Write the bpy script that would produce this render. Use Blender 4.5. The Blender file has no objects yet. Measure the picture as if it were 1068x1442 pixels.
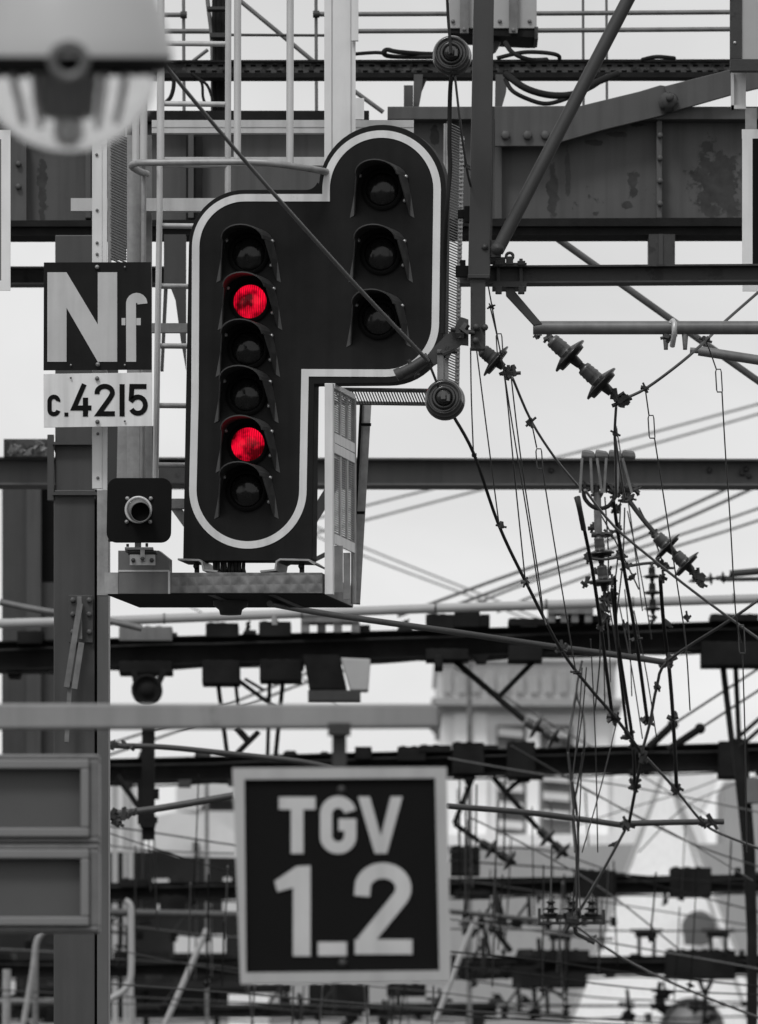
import bpy, bmesh, math, random
from mathutils import Vector, Matrix
R = math.radians
random.seed(7)
scene = bpy.context.scene
col = scene.collection

# ---------------------------------------------------------------- camera
W_PX, H_PX, F_PX = 1068.0, 1442.0, 13320.0       # photo size, focal length in photo pixels
CAM = Vector((0, 0, 1.7)); PITCH = R(5.5)
cd = bpy.data.cameras.new('camera'); cam = bpy.data.objects.new('camera', cd); col.objects.link(cam)
cam.location = CAM; cam.rotation_euler = (R(90) + PITCH, 0, 0)
cd.sensor_fit = 'VERTICAL'; cd.sensor_height = 36.0; cd.lens = F_PX / H_PX * 36.0
cd.clip_start = 0.5; cd.clip_end = 6000
cd.dof.use_dof = True; cd.dof.focus_distance = 39.5; cd.dof.aperture_fstop = (cd.lens / 1000) / 0.030
scene.camera = cam

# ---------------------------------------------------------------- world, sun, exposure
SUN_EL, SUN_AZ = 52, 205
w = bpy.data.worlds.new('World'); scene.world = w; w.use_nodes = True
nt = w.node_tree; nt.nodes.clear(); N = nt.nodes.new; Lk = nt.links.new
sky = N('ShaderNodeTexSky'); sky.sky_type = 'NISHITA'; sky.sun_disc = False
sky.sun_elevation = R(SUN_EL); sky.sun_rotation = R(SUN_AZ); sky.dust_density = 4
bw = N('ShaderNodeRGBToBW'); Lk(sky.outputs[0], bw.inputs[0])
tc = N('ShaderNodeTexCoord'); mp = N('ShaderNodeMapping'); mp.inputs['Scale'].default_value = (14, 14, 26)
Lk(tc.outputs['Generated'], mp.inputs[0])
ns = N('ShaderNodeTexNoise'); ns.inputs['Scale'].default_value = 1.0; ns.inputs['Detail'].default_value = 5
ns.inputs['Distortion'].default_value = .4
Lk(mp.outputs[0], ns.inputs[0])
mr = N('ShaderNodeMapRange'); mr.inputs['From Min'].default_value = .3; mr.inputs['From Max'].default_value = .7
mr.inputs['To Min'].default_value = 7.2; mr.inputs['To Max'].default_value = 9.6
Lk(ns.outputs[0], mr.inputs[0])
sx = N('ShaderNodeSeparateXYZ'); Lk(tc.outputs['Generated'], sx.inputs[0])
gr = N('ShaderNodeMapRange'); gr.inputs['From Min'].default_value = .06; gr.inputs['From Max'].default_value = .125
gr.inputs['To Min'].default_value = 1.16; gr.inputs['To Max'].default_value = 1.0; Lk(sx.outputs['Z'], gr.inputs[0])
ml = N('ShaderNodeMath'); ml.operation = 'MULTIPLY'; Lk(mr.outputs[0], ml.inputs[0]); Lk(gr.outputs[0], ml.inputs[1])
mx = N('ShaderNodeMix'); mx.data_type = 'FLOAT'; mx.inputs[0].default_value = .8
Lk(bw.outputs[0], mx.inputs[2]); Lk(ml.outputs[0], mx.inputs[3])
bg = N('ShaderNodeBackground'); bg.inputs['Strength'].default_value = 0.1
wo = N('ShaderNodeOutputWorld'); Lk(mx.outputs[0], bg.inputs[0]); Lk(bg.outputs[0], wo.inputs[0])
sl = bpy.data.lights.new('sun', 'SUN'); sl.energy = 1.35; sl.angle = R(14); sl.color = (1, 1, 1)
so = bpy.data.objects.new('sun', sl); col.objects.link(so)
az = R(SUN_AZ); sd = Vector((math.sin(az) * math.cos(R(SUN_EL)), math.cos(az) * math.cos(R(SUN_EL)), math.sin(R(SUN_EL))))
so.rotation_euler = sd.to_track_quat('Z', 'Y').to_euler(); so.location = (0, 0, 60)
scene.view_settings.view_transform = 'Standard'; scene.view_settings.look = 'None'
scene.view_settings.exposure = 0.0; scene.view_settings.gamma = 1.0

# ---------------------------------------------------------------- pixel rays
FW = Vector((0, math.cos(PITCH), math.sin(PITCH))); UP = Vector((0, -math.sin(PITCH), math.cos(PITCH))); RT = Vector((1, 0, 0))
def ray(px, py): return RT * ((px - W_PX / 2) / F_PX) + FW + UP * ((H_PX / 2 - py) / F_PX)
class Plane:
    """a real vertical plane in the scene; at() finds the point of it seen at a photo pixel"""
    def __init__(s, Y, yaw=0.0, px=534):
        s.n = Vector((math.sin(yaw), math.cos(yaw), 0)); s.Y = Y
        s.o = CAM + ray(px, 721) * (Y / ray(px, 721).y); s.k = Y / F_PX
    def at(s, px, py, d=0.0):
        r = ray(px, py); return CAM + r * ((s.o - CAM).dot(s.n) / r.dot(s.n)) + s.n * d
def at(px, py, Y):
    r = ray(px, py); return CAM + r * (Y / r.y)
def PX(Y): return Y / F_PX
def as_plane(Y): return Y if isinstance(Y, Plane) else Plane(Y)

# ---------------------------------------------------------------- mesh builder
class MB:
    def __init__(s): s.v = []; s.f = []; s.sm = []
    def add(s, vs, fs, smooth=False):
        o = len(s.v); s.v += [Vector(v) for v in vs]
        for f in fs: s.f.append([i + o for i in f]); s.sm.append(smooth)
        return s
    def prism(s, pts, P, d=0.0, t=0.02):
        """polygon in photo pixels on plane P, front at depth offset d, t thick away from viewer"""
        P = as_plane(P); n = len(pts)
        a = sum(pts[i][0] * pts[(i + 1) % n][1] - pts[(i + 1) % n][0] * pts[i][1] for i in range(n))
        if a > 0: pts = pts[::-1]
        f = [P.at(x, y) + P.n * d for x, y in pts]; b = [v + P.n * t for v in f]
        fs = [list(range(n))[::-1], [i + n for i in range(n)]]
        fs += [[i, (i + 1) % n, (i + 1) % n + n, i + n] for i in range(n)]
        return s.add(f + b, fs)
    def box(s, x0, y0, x1, y1, P, d=0.0, t=0.05): return s.prism([(x0, y0), (x1, y0), (x1, y1), (x0, y1)], P, d, t)
    def wbox(s, c, sx, sy, sz, rot=None):
        vs = [Vector((x * sx / 2, y * sy / 2, z * sz / 2)) for x in (-1, 1) for y in (-1, 1) for z in (-1, 1)]
        if rot: vs = [rot @ v for v in vs]
        return s.add([v + Vector(c) for v in vs], [[0, 1, 3, 2], [4, 6, 7, 5], [0, 4, 5, 1], [2, 3, 7, 6], [0, 2, 6, 4], [1, 5, 7, 3]])
    def bar(s, a, b, w, t, side=Vector((0, 1, 0))):
        a = Vector(a); b = Vector(b); ax = (b - a).normalized(); u = ax.cross(side).normalized(); v = ax.cross(u).normalized()
        vs = [p + u * (i * w / 2) + v * (j * t / 2) for p in (a, b) for i, j in ((-1, -1), (1, -1), (1, 1), (-1, 1))]
        return s.add(vs, [[0, 1, 2, 3], [7, 6, 5, 4], [0, 4, 5, 1], [1, 5, 6, 2], [2, 6, 7, 3], [3, 7, 4, 0]])
    def tube(s, pts, r, seg=10):
        pts = [Vector(p) for p in pts]; n = len(pts); rs = r if isinstance(r, (list, tuple)) else [r] * n
        rings = []; u = None
        for i, p in enumerate(pts):
            d = (pts[min(i + 1, n - 1)] - pts[max(i - 1, 0)]).normalized()
            if u is None: u = d.cross(Vector((.1, 1, .05))).normalized()
            u = (u - d * u.dot(d)).normalized(); v = d.cross(u)
            rings.append([p + (u * math.cos(2 * math.pi * k / seg) + v * math.sin(2 * math.pi * k / seg)) * rs[i] for k in range(seg)])
        vs = [q for rg in rings for q in rg]; fs = []
        for i in range(n - 1):
            for k in range(seg):
                a = i * seg + k; b = i * seg + (k + 1) % seg; fs.append([a, b, b + seg, a + seg])
        s.add(vs, fs, True)
        s.add(rings[0], [list(range(seg))[::-1]]); s.add(rings[-1], [list(range(seg))])
        return s
    def T(s, pts, rpx, seg=8, sub=1):
        """tube through (px, py, Y) points, radius in photo pixels at its depth"""
        if sub > 1: pts = smooth_path(pts, sub)
        return s.tube([at(*p) for p in pts], [rpx * PX(p[2]) for p in pts], seg)
    def lathe(s, a, b, prof, seg=24):
        """prof: (distance along a->b, radius) in metres"""
        a = Vector(a); ax = (Vector(b) - a).normalized(); u = ax.cross(Vector((.13, .2, .97)) if abs(ax.z) < .9 else Vector((1, 0, 0))).normalized(); v = ax.cross(u)
        vs = []; fs = []
        for t, r in prof:
            r = max(r, 1e-4)
            vs += [a + ax * t + (u * math.cos(2 * math.pi * k / seg) + v * math.sin(2 * math.pi * k / seg)) * r for k in range(seg)]
        for i in range(len(prof) - 1):
            for k in range(seg):
                p = i * seg + k; q = i * seg + (k + 1) % seg; fs.append([p, q, q + seg, p + seg])
        return s.add(vs, fs, True)
    def ribbon(s, pts, wpx, P, d=0.0, t=0.002):
        """flat stroke of a lettering or a painted band, mitred, in photo pixels"""
        P = as_plane(P); n = len(pts); L = []; Rr = []
        for i in range(n):
            p = Vector(pts[i]); d0 = (p - Vector(pts[i - 1])).normalized() if i else None
            d1 = (Vector(pts[i + 1]) - p).normalized() if i < n - 1 else None
            if d0 is None: d0 = d1
            if d1 is None: d1 = d0
            n0 = Vector((-d0.y, d0.x)); n1 = Vector((-d1.y, d1.x)); m = (n0 + n1).normalized(); k = wpx / 2 / max(.35, m.dot(n0))
            L.append(p + m * k); Rr.append(p - m * k)
        for i in range(n - 1):
            q = [L[i], L[i + 1], Rr[i + 1], Rr[i]]
            s.prism([(a.x, a.y) for a in q], P, d, t)
        return s
    def sphere(s, c, r, seg=10):
        c = Vector(c); pr = [(-r * math.cos(math.pi * i / 6), r * math.sin(math.pi * i / 6)) for i in range(7)]
        return s.lathe(c, c + Vector((0, -1, 0)), [(t, q) for t, q in pr], seg)
    def clump(s, c, r, n=4, seed=0):
        """bolted wire fitting: a few plates and a bolt"""
        rg = random.Random(seed or int(c.x * 1000) + int(c.z * 777))
        for i in range(n):
            e = Matrix.Rotation(rg.uniform(0, 3.1), 3, 'Y') @ Matrix.Rotation(rg.uniform(-.5, .5), 3, 'X')
            s.wbox(Vector(c) + Vector((rg.uniform(-.5, .5), rg.uniform(-.4, .4), rg.uniform(-.5, .5))) * r, r * rg.uniform(1.1, 2.1), r * rg.uniform(.6, 1.2), r * rg.uniform(.35, .8), e)
        e = rg.uniform(0, 3); a = Vector((math.cos(e), 0, math.sin(e))) * r * 1.6
        s.tube([Vector(c) - a, Vector(c) + a], r * .3, 6)
        return s
    def grow(s, o): return s.add(o.v, o.f)
    def build(s, name, mat, parent=None, bevel=0.0):
        if parent: M = XF[parent].inverted(); vs = [M @ v for v in s.v]; loc = Vector((0, 0, 0))
        else:
            loc = Vector(((min(v.x for v in s.v) + max(v.x for v in s.v)) / 2, (min(v.y for v in s.v) + max(v.y for v in s.v)) / 2, min(v.z for v in s.v)))
            vs = [v - loc for v in s.v]
        me = bpy.data.meshes.new(name); me.from_pydata(vs, [], s.f); me.update()
        me.polygons.foreach_set('use_smooth', s.sm)
        bm = bmesh.new(); bm.from_mesh(me); bmesh.ops.recalc_face_normals(bm, faces=bm.faces); bm.to_mesh(me); bm.free()
        o = bpy.data.objects.new(name, me); col.objects.link(o); me.materials.append(mat)
        if parent:
            o.parent = parent; XF[o] = XF[parent]
        else:
            o.location = loc; XF[o] = Matrix.Translation(loc)
        if bevel:
            b = o.modifiers.new('bevel', 'BEVEL'); b.width = bevel; b.segments = 2; b.limit_method = 'ANGLE'; b.angle_limit = R(40)
        return o
XF = {}
def tag(o, label=None, cat=None, group=None, kind=None):
    if label: o['label'] = label
    if cat: o['category'] = cat
    if group: o['group'] = group
    if kind: o['kind'] = kind
    return o
def thing(name, label, cat, base, rotz=0.0, group=None):
    o = bpy.data.objects.new(name, None); col.objects.link(o); o.empty_display_size = .05
    o.location = base; o.rotation_euler = (0, 0, rotz)
    XF[o] = Matrix.Translation(Vector(base)) @ Matrix.Rotation(rotz, 4, 'Z')
    return tag(o, label, cat, group)
def solo(name, mb, mat, label, cat, group=None, bevel=0.0): return tag(mb.build(name, mat, None, bevel), label, cat, group)
def smooth_path(pts, sub):
    out = []; n = len(pts)
    for i in range(n - 1):
        p = [Vector(pts[max(0, min(n - 1, j))]) for j in (i - 1, i, i + 1, i + 2)]
        for k in range(sub):
            t = k / sub
            out.append(tuple(.5 * ((2 * p[1]) + (p[2] - p[0]) * t + (2 * p[0] - 5 * p[1] + 4 * p[2] - p[3]) * t * t + (3 * p[1] - p[0] - 3 * p[2] + p[3]) * t ** 3)))
    out.append(tuple(pts[-1])); return out
def arc(cx, cy, rx, ry, a0, a1, n=12):
    """angles in degrees, 0 = right, 90 = up (photo pixels, y down)"""
    return [(cx + rx * math.cos(R(a0 + (a1 - a0) * i / n)), cy - ry * math.sin(R(a0 + (a1 - a0) * i / n))) for i in range(n + 1)]
def tz(Y): return 721 + F_PX * math.tan(PITCH) + 1.7 * F_PX / Y       # photo row where the ground lies at depth Y

# ---------------------------------------------------------------- materials (photograph is monochrome: neutral greys)
def mat(name, base, rough=.6, metal=0.0, var=.15, scale=6.0, bump=.0, stain=None, streak=0.0, spec=.5):
    m = bpy.data.materials.new(name); m.use_nodes = True; t = m.node_tree; b = t.nodes['Principled BSDF']; n = t.nodes.new; l = t.links.new
    b.inputs['Roughness'].default_value = rough; b.inputs['Metallic'].default_value = metal
    b.inputs['Specular IOR Level'].default_value = spec
    c = n('ShaderNodeTexCoord'); no = n('ShaderNodeTexNoise'); no.inputs['Scale'].default_value = scale; no.inputs['Detail'].default_value = 7; no.inputs['Roughness'].default_value = .62
    l(c.outputs['Object'], no.inputs[0])
    r = n('ShaderNodeMapRange'); r.inputs['From Min'].default_value = .3; r.inputs['From Max'].default_value = .7
    r.inputs['To Min'].default_value = base * (1 - var); r.inputs['To Max'].default_value = base * (1 + var); l(no.outputs[0], r.inputs[0])
    val = r.outputs[0]
    if stain:                       # (albedo, threshold, scale): flaked or rusted patches
        n2 = n('ShaderNodeTexNoise'); n2.inputs['Scale'].default_value = stain[2]; n2.inputs['Detail'].default_value = 9; n2.inputs['Roughness'].default_value = .7; n2.inputs['Distortion'].default_value = .3
        l(c.outputs['Object'], n2.inputs[0])
        r2 = n('ShaderNodeMapRange'); r2.inputs['From Min'].default_value = stain[1]; r2.inputs['From Max'].default_value = stain[1] + .04; l(n2.outputs[0], r2.inputs[0])
        x = n('ShaderNodeMix'); x.data_type = 'FLOAT'; l(r2.outputs[0], x.inputs[0]); l(val, x.inputs[2]); x.inputs[3].default_value = stain[0]; val = x.outputs[0]
    if streak:                      # runs of dirt down the face
        mp = n('ShaderNodeMapping'); mp.inputs['Scale'].default_value = (9, 9, .5); l(c.outputs['Object'], mp.inputs[0])
        n3 = n('ShaderNodeTexNoise'); n3.inputs['Scale'].default_value = 2.0; n3.inputs['Detail'].default_value = 5; l(mp.outputs[0], n3.inputs[0])
        r3 = n('ShaderNodeMapRange'); r3.inputs['From Min'].default_value = .45; r3.inputs['From Max'].default_value = .72
        r3.inputs['To Min'].default_value = 1; r3.inputs['To Max'].default_value = 1 - streak; l(n3.outputs[0], r3.inputs[0])
        x = n('ShaderNodeMath'); x.operation = 'MULTIPLY'; l(val, x.inputs[0]); l(r3.outputs[0], x.inputs[1]); val = x.outputs[0]
    l(val, b.inputs['Base Color'])
    r4 = n('ShaderNodeMapRange'); r4.inputs['To Min'].default_value = max(.05, rough - .12); r4.inputs['To Max'].default_value = min(1, rough + .12); l(no.outputs[0], r4.inputs[0]); l(r4.outputs[0], b.inputs['Roughness'])
    if bump:
        bp = n('ShaderNodeBump'); bp.inputs['Strength'].default_value = bump; bp.inputs['Distance'].default_value = .004
        n5 = n('ShaderNodeTexNoise'); n5.inputs['Scale'].default_value = scale * 9; n5.inputs['Detail'].default_value = 4; l(c.outputs['Object'], n5.inputs[0])
        l(n5.outputs[0], bp.inputs['Height']); l(bp.outputs[0], b.inputs['Normal'])
    return m
M = dict(
    black=mat('black_paint', .012, .6, var=.4, scale=3, bump=.1, streak=.25, spec=.12),
    matt=mat('matt_black', .007, .7, var=.2, spec=.08),
    hood=mat('hood_black', .042, .45, var=.3, scale=9, spec=.5),
    hole=mat('lamp_well', .004, .9, var=.1, spec=.1),
    lens=mat('dark_lens', .010, .08, var=.4, scale=14, spec=.34),
    stripe=mat('white_band', .66, .6, var=.08, scale=5, streak=.2, stain=(.5, .66, 18)),
    letter=mat('sign_letter_grey', .49, .6, var=.09, scale=5, streak=.14),
    plate=mat('white_plate', .72, .5, var=.08, scale=5, streak=.22, stain=(.5, .69, 14)),
    ink=mat('sign_ink', .007, .7, var=.1, spec=.08),
    screw=mat('screw_zinc', .42, .35, .5, var=.2, scale=30),
    alu=mat('aluminium', .52, .42, .35, var=.1, scale=5, streak=.18, bump=.05),
    aluw=mat('pale_aluminium', .66, .5, .1, var=.07, scale=4, streak=.12),
    galv=mat('galvanised_steel', .30, .5, .3, var=.22, scale=16, streak=.2, bump=.1),
    galvd=mat('weathered_zinc', .16, .55, .3, var=.3, scale=12, streak=.3, bump=.1),
    sheet=mat('grey_steel_sheet', .14, .5, .2, var=.15, scale=8, streak=.2),
    mast=mat('mast_paint', .036, .55, var=.15, scale=5, streak=.2),
    steel=mat('dark_steel', .028, .6, var=.3, scale=9, stain=(.012, .58, 8), bump=.2),
    rusty=mat('rusted_steel', .05, .75, var=.4, scale=10, stain=(.012, .5, 13), bump=.4),
    girder=mat('girder_paint', .068, .6, var=.12, scale=2, stain=(.018, .66, 4.5), streak=.35, bump=.2),
    flange=mat('near_black_steel', .010, .8, var=.5, scale=10, bump=.4, spec=.2),  # uneven near-black tone for flanges, lips and bases
    colm=mat('column_paint', .052, .5, var=.12, scale=2.5, streak=.25, bump=.1),
    cold=mat('column_edge', .09, .5, var=.1, scale=3, streak=.3),
    beam=mat('beam_paint', .085, .6, var=.2, scale=3, stain=(.03, .66, 5), streak=.2),
    far=mat('far_gantry_steel', .013, .85, var=.5, scale=3, spec=.1),
    far2=mat('distant_steel', .025, .85, var=.5, scale=3, spec=.1),
    guy=mat('guy_wire', .12, .5, .2, var=.2, scale=4),
    wire=mat('bronze_wire', .055, .5, .3, var=.2, scale=4),
    wirep=mat('pale_wire', .16, .5, .3, var=.2, scale=4),
    wired=mat('dark_cable', .014, .7, var=.2, spec=.15),
    pipe=mat('pipe_zinc', .15, .42, .3, var=.25, scale=7, streak=.2),
    pipew=mat('pale_pipe', .36, .5, var=.1, scale=3, stain=(.2, .68, 7)),
    porc=mat('insulator_porcelain', .06, .35, var=.2, scale=10, spec=.8),
    disc=mat('insulator_glaze', .012, .3, var=.2, scale=10),
    discg=mat('insulator_brown_glaze', .022, .18, var=.3, scale=10, spec=.8),
    front=mat('weathered_square_tube', .24, .6, var=.12, scale=3, stain=(.17, .64, 5), streak=.15),
    border=mat('board_border', .38, .6, var=.08, scale=4, streak=.12),
    pframe=mat('grey_frame', .17, .55, var=.08, scale=4),
    pback=mat('back_panel', .07, .6, var=.1, scale=3),
    hoodlamp=mat('lamp_hood_enamel', .42, .35, var=.05, scale=3),
    wallw=mat('pale_render', .88, .9, var=.05, scale=.3, streak=.1),
    stone=mat('grey_stone', .60, .9, var=.12, scale=.6),
    stoned=mat('cornice_shadow_and_panel_stone', .33, .9, var=.15, scale=1),
    shutter=mat('louvre_grey', .12, .8, var=.2, scale=1),
    roof=mat('zinc_roof', .36, .7, var=.1, scale=.3, streak=.1),
    roofp=mat('pale_slate', .80, .9, var=.10, scale=.35, streak=.1),
    darkw=mat('dark_glass', .05, .3, var=.2, scale=1),
    dark=mat('dark_cladding_and_deck_shade', .022, .9, var=.4, scale=.6, spec=.1),
    ground=mat('track_ballast', .07, .95, var=.35, scale=3),
    ceramic=mat('white_porcelain', .6, .3, var=.1))

def red_lens():
    m = bpy.data.materials.new('lit_red_lens'); m.use_nodes = True; t = m.node_tree; b = t.nodes['Principled BSDF']; n = t.nodes.new; l = t.links.new
    b.inputs['Base Color'].default_value = (.10, .0, .004, 1); b.inputs['Roughness'].default_value = .15
    c = n('ShaderNodeTexCoord'); wv = n('ShaderNodeTexWave'); wv.bands_direction = 'X'; wv.inputs['Scale'].default_value = 34; wv.inputs['Distortion'].default_value = .6; l(c.outputs['Object'], wv.inputs[0])
    no = n('ShaderNodeTexNoise'); no.inputs['Scale'].default_value = 15; no.inputs['Detail'].default_value = 3; b.inputs['Specular IOR Level'].default_value = .15; l(c.outputs['Object'], no.inputs[0])
    a = n('ShaderNodeMapRange'); a.inputs['To Min'].default_value = .4; a.inputs['To Max'].default_value = 1.1; l(wv.outputs['Fac'], a.inputs[0])
    d = n('ShaderNodeMapRange'); d.inputs['From Min'].default_value = .40; d.inputs['From Max'].default_value = .60; d.inputs['To Min'].default_value = .08; d.inputs['To Max'].default_value = 1.3; l(no.outputs[0], d.inputs[0])
    x = n('ShaderNodeMath'); x.operation = 'MULTIPLY'; l(a.outputs[0], x.inputs[0]); l(d.outputs[0], x.inputs[1])
    b.inputs['Emission Color'].default_value = (.85, .004, .03, 1); l(x.outputs[0], b.inputs['Emission Strength'])
    return m
M['red'] = red_lens()
def bowl_glass():
    m = bpy.data.materials.new('lamp_bowl_glass'); m.use_nodes = True; t = m.node_tree; t.nodes.clear(); n = t.nodes.new; l = t.links.new
    gl = n('ShaderNodeBsdfGlass'); gl.inputs['Roughness'].default_value = .06; gl.inputs['IOR'].default_value = 1.22; gl.inputs[0].default_value = (.97, .97, .97, 1)
    tr = n('ShaderNodeBsdfTranslucent'); tr.inputs[0].default_value = (.9, .9, .9, 1)
    no = n('ShaderNodeTexNoise'); no.inputs['Scale'].default_value = 14; c = n('ShaderNodeTexCoord'); l(c.outputs['Object'], no.inputs[0])
    bp = n('ShaderNodeBump'); bp.inputs['Strength'].default_value = .5; bp.inputs['Distance'].default_value = .01; l(no.outputs[0], bp.inputs['Height']); l(bp.outputs[0], gl.inputs['Normal'])
    e = n('ShaderNodeMixShader'); e.inputs[0].default_value = .18; l(gl.outputs[0], e.inputs[1]); l(tr.outputs[0], e.inputs[2])
    o = n('ShaderNodeOutputMaterial'); l(e.outputs[0], o.inputs[0]); return m
M['bowl'] = bowl_glass()
def checker():
    m = M['galvd'].copy(); m.name = 'checker_plate'; t = m.node_tree; n = t.nodes.new; l = t.links.new; b = t.nodes['Principled BSDF']
    c = n('ShaderNodeTexCoord'); hs = []
    for ang in (45, -45):
        mp = n('ShaderNodeMapping'); mp.inputs['Rotation'].default_value = (0, R(ang), 0); l(c.outputs['Object'], mp.inputs[0])
        wv = n('ShaderNodeTexWave'); wv.bands_direction = 'X'; wv.inputs['Scale'].default_value = 6; l(mp.outputs[0], wv.inputs[0]); hs.append(wv.outputs['Fac'])
    x = n('ShaderNodeMath'); x.operation = 'MAXIMUM'; l(hs[0], x.inputs[0]); l(hs[1], x.inputs[1])
    bp = n('ShaderNodeBump'); bp.inputs['Strength'].default_value = .55; bp.inputs['Distance'].default_value = .006; l(x.outputs[0], bp.inputs['Height']); l(bp.outputs[0], b.inputs['Normal'])
    return m
M['checker'] = checker()
def blotched(base, blobs, name, dark=.018):
    """paint flaked away in given places of the web (world x, z, radius x, radius z), ragged by noise"""
    m = base.copy(); m.name = name; t = m.node_tree; n = t.nodes.new; l = t.links.new; b = t.nodes['Principled BSDF']
    src = b.inputs['Base Color'].links[0].from_socket; g = n('ShaderNodeNewGeometry'); best = None
    for x, z, rx, rz in blobs:
        mp = n('ShaderNodeMapping'); mp.vector_type = 'TEXTURE'; mp.inputs['Location'].default_value = (x, 0, z); mp.inputs['Scale'].default_value = (rx, 1e5, rz)
        l(g.outputs['Position'], mp.inputs[0]); ln = n('ShaderNodeVectorMath'); ln.operation = 'LENGTH'; l(mp.outputs[0], ln.inputs[0])
        if best is None: best = ln.outputs['Value']
        else:
            q = n('ShaderNodeMath'); q.operation = 'MINIMUM'; l(best, q.inputs[0]); l(ln.outputs['Value'], q.inputs[1]); best = q.outputs[0]
    no = n('ShaderNodeTexNoise'); no.inputs['Scale'].default_value = 9; no.inputs['Detail'].default_value = 9; no.inputs['Roughness'].default_value = .68; l(g.outputs['Position'], no.inputs[0])
    a = n('ShaderNodeMath'); a.operation = 'MULTIPLY_ADD'; l(no.outputs[0], a.inputs[0]); a.inputs[1].default_value = -3.4; l(best, a.inputs[2])
    k = n('ShaderNodeMapRange'); k.inputs['From Min'].default_value = -.82; k.inputs['From Max'].default_value = -1.0; l(a.outputs[0], k.inputs[0])
    n2 = n('ShaderNodeTexNoise'); n2.inputs['Scale'].default_value = 22; n2.inputs['Detail'].default_value = 6; l(g.outputs['Position'], n2.inputs[0])
    d = n('ShaderNodeMapRange'); d.inputs['From Min'].default_value = .3; d.inputs['From Max'].default_value = .7; d.inputs['To Min'].default_value = dark * .5; d.inputs['To Max'].default_value = dark * 1.7; l(n2.outputs[0], d.inputs[0])
    x = n('ShaderNodeMix'); x.data_type = 'FLOAT'; l(k.outputs[0], x.inputs[0])
    c = n('ShaderNodeRGBToBW'); l(src, c.inputs[0]); l(c.outputs[0], x.inputs[2]); l(d.outputs[0], x.inputs[3]); l(x.outputs[0], b.inputs['Base Color']); return m
def blob(cx, cy, rx, ry, Y):
    p = at(cx, cy, Y); return (p.x, p.z, rx * PX(Y), ry * PX(Y))
M['web'] = blotched(M['girder'], [blob(*q, 46.1) for q in ((1012, 255, 44, 56), (892, 258, 10, 24), (884, 288, 9, 6), (60, 262, 9, 56), (778, 270, 9, 50), (996, 205, 14, 12), (612, 192, 6, 16), (800, 245, 4, 34), (838, 200, 16, 5), (870, 188, 20, 5), (905, 175, 22, 5), (840, 300, 7, 5), (745, 310, 60, 3))], 'flaked_web_paint')

# ---------------------------------------------------------------- ground
g = MB(); g.add([(-3000, -300, 0), (3000, -300, 0), (3000, 5000, 0), (-3000, 5000, 0)], [[0, 1, 2, 3]])
tag(g.build('ground', M['ground']), 'railway ballast ground under the gantries', 'ground', kind='structure')

# ================================================================ helpers for repeated kinds
def ibeam(mb, x0, t0, b0, x1, t1, b1, Y, depth=.2, fl=3.0):
    """I-beam side on: web plate recessed between two flanges"""
    P = as_plane(Y)
    mb.prism([(x0, t0), (x1, t1), (x1, t1 + fl), (x0, t0 + fl)], P, 0, depth)
    mb.prism([(x0, b0 - fl), (x1, b1 - fl), (x1, b1), (x0, b0)], P, 0, depth)
    mb.prism([(x0, t0 + fl), (x1, t1 + fl), (x1, b1 - fl), (x0, b0 - fl)], P, depth * .42, depth * .16)
    return mb
def wire(pts, rpx, label, group=None, m='wire', clamps=(), cr=4.0, name='wire', sub=4, cat='wire', seg=7):
    o = solo(name, MB().T(pts, rpx, seg, sub), M[m], label, cat, group)
    for c in clamps:
        k = MB(); k.clump(at(*c[:3]), (c[3] if len(c) > 3 else cr) * PX(c[2])); k.build('clamp', M['steel'], o)
    return o
def insulator(a, b, rpx, label, n=2, group=None, cap='porc', tail=True, clamp=True):
    """string of cap-and-disc insulators from photo point a to b (px, py, Y)"""
    A = at(*a); B = at(*b); Lm = (B - A).length; ax = (B - A).normalized(); Rm = rpx * PX(a[2])
    t = thing('insulator_string', label, 'insulator', A, group=group); u = Lm / (n + .35)
    for i in range(n):
        p = A + ax * (u * i)
        MB().lathe(p, B, [(0, .001), (0, .16 * Rm), (.10 * u, .2 * Rm), (.12 * u, .33 * Rm), (.2 * u, .37 * Rm), (.22 * u, .34 * Rm), (.3 * u, .38 * Rm), (.33 * u, .35 * Rm), (.42 * u, .40 * Rm), (.45 * u, .36 * Rm), (.56 * u, .38 * Rm), (.62 * u, .45 * Rm)], 20).build('cap', M[cap], t)
        MB().lathe(p, B, [(.56 * u, .4 * Rm), (.62 * u, .75 * Rm), (.66 * u, .95 * Rm), (.68 * u, Rm), (.715 * u, Rm), (.72 * u, .8 * Rm), (.80 * u, .76 * Rm), (.75 * u, .6 * Rm), (.80 * u, .5 * Rm), (.78 * u, .26 * Rm), (1.02 * u, .2 * Rm)], 28).build('disc', M['disc'], t)
    if clamp:
        f = MB(); f.clump(A + ax * (u * n + .2 * u), .3 * Rm, 4); f.clump(B, .32 * Rm, 5); f.tube([A + ax * (u * n), B], .11 * Rm, 6)
        f.build('end_fitting', M['steel'], t); MB().clump(A, .22 * Rm, 3).build('top_fitting', M['steel'], t)
    return t
def slats(mb, q, n, r, slant=.0, seg=4):
    """mesh grille: n bars between edge q0-q3 and edge q1-q2 (world points), plus the rim"""
    q = [Vector(p) for p in q]
    for i in range(n + 1):
        t = i / n; t2 = min(1, max(0, t + slant)); mb.tube([q[0].lerp(q[3], t), q[1].lerp(q[2], t2)], r, seg)
    for a, b in ((0, 1), (1, 2), (2, 3), (3, 0)): mb.tube([q[a], q[b]], r * 1.5, seg)
    return mb
def bolts(mb, pts, rpx, P, d=0, h=.012):
    P = as_plane(P)
    for x, y in pts:
        c = P.at(x, y, d); mb.lathe(c, c - P.n, [(0, rpx * P.k), (h, rpx * P.k), (h * 1.3, rpx * P.k * .7), (h * 1.3, 0)], 6)
    return mb

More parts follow.
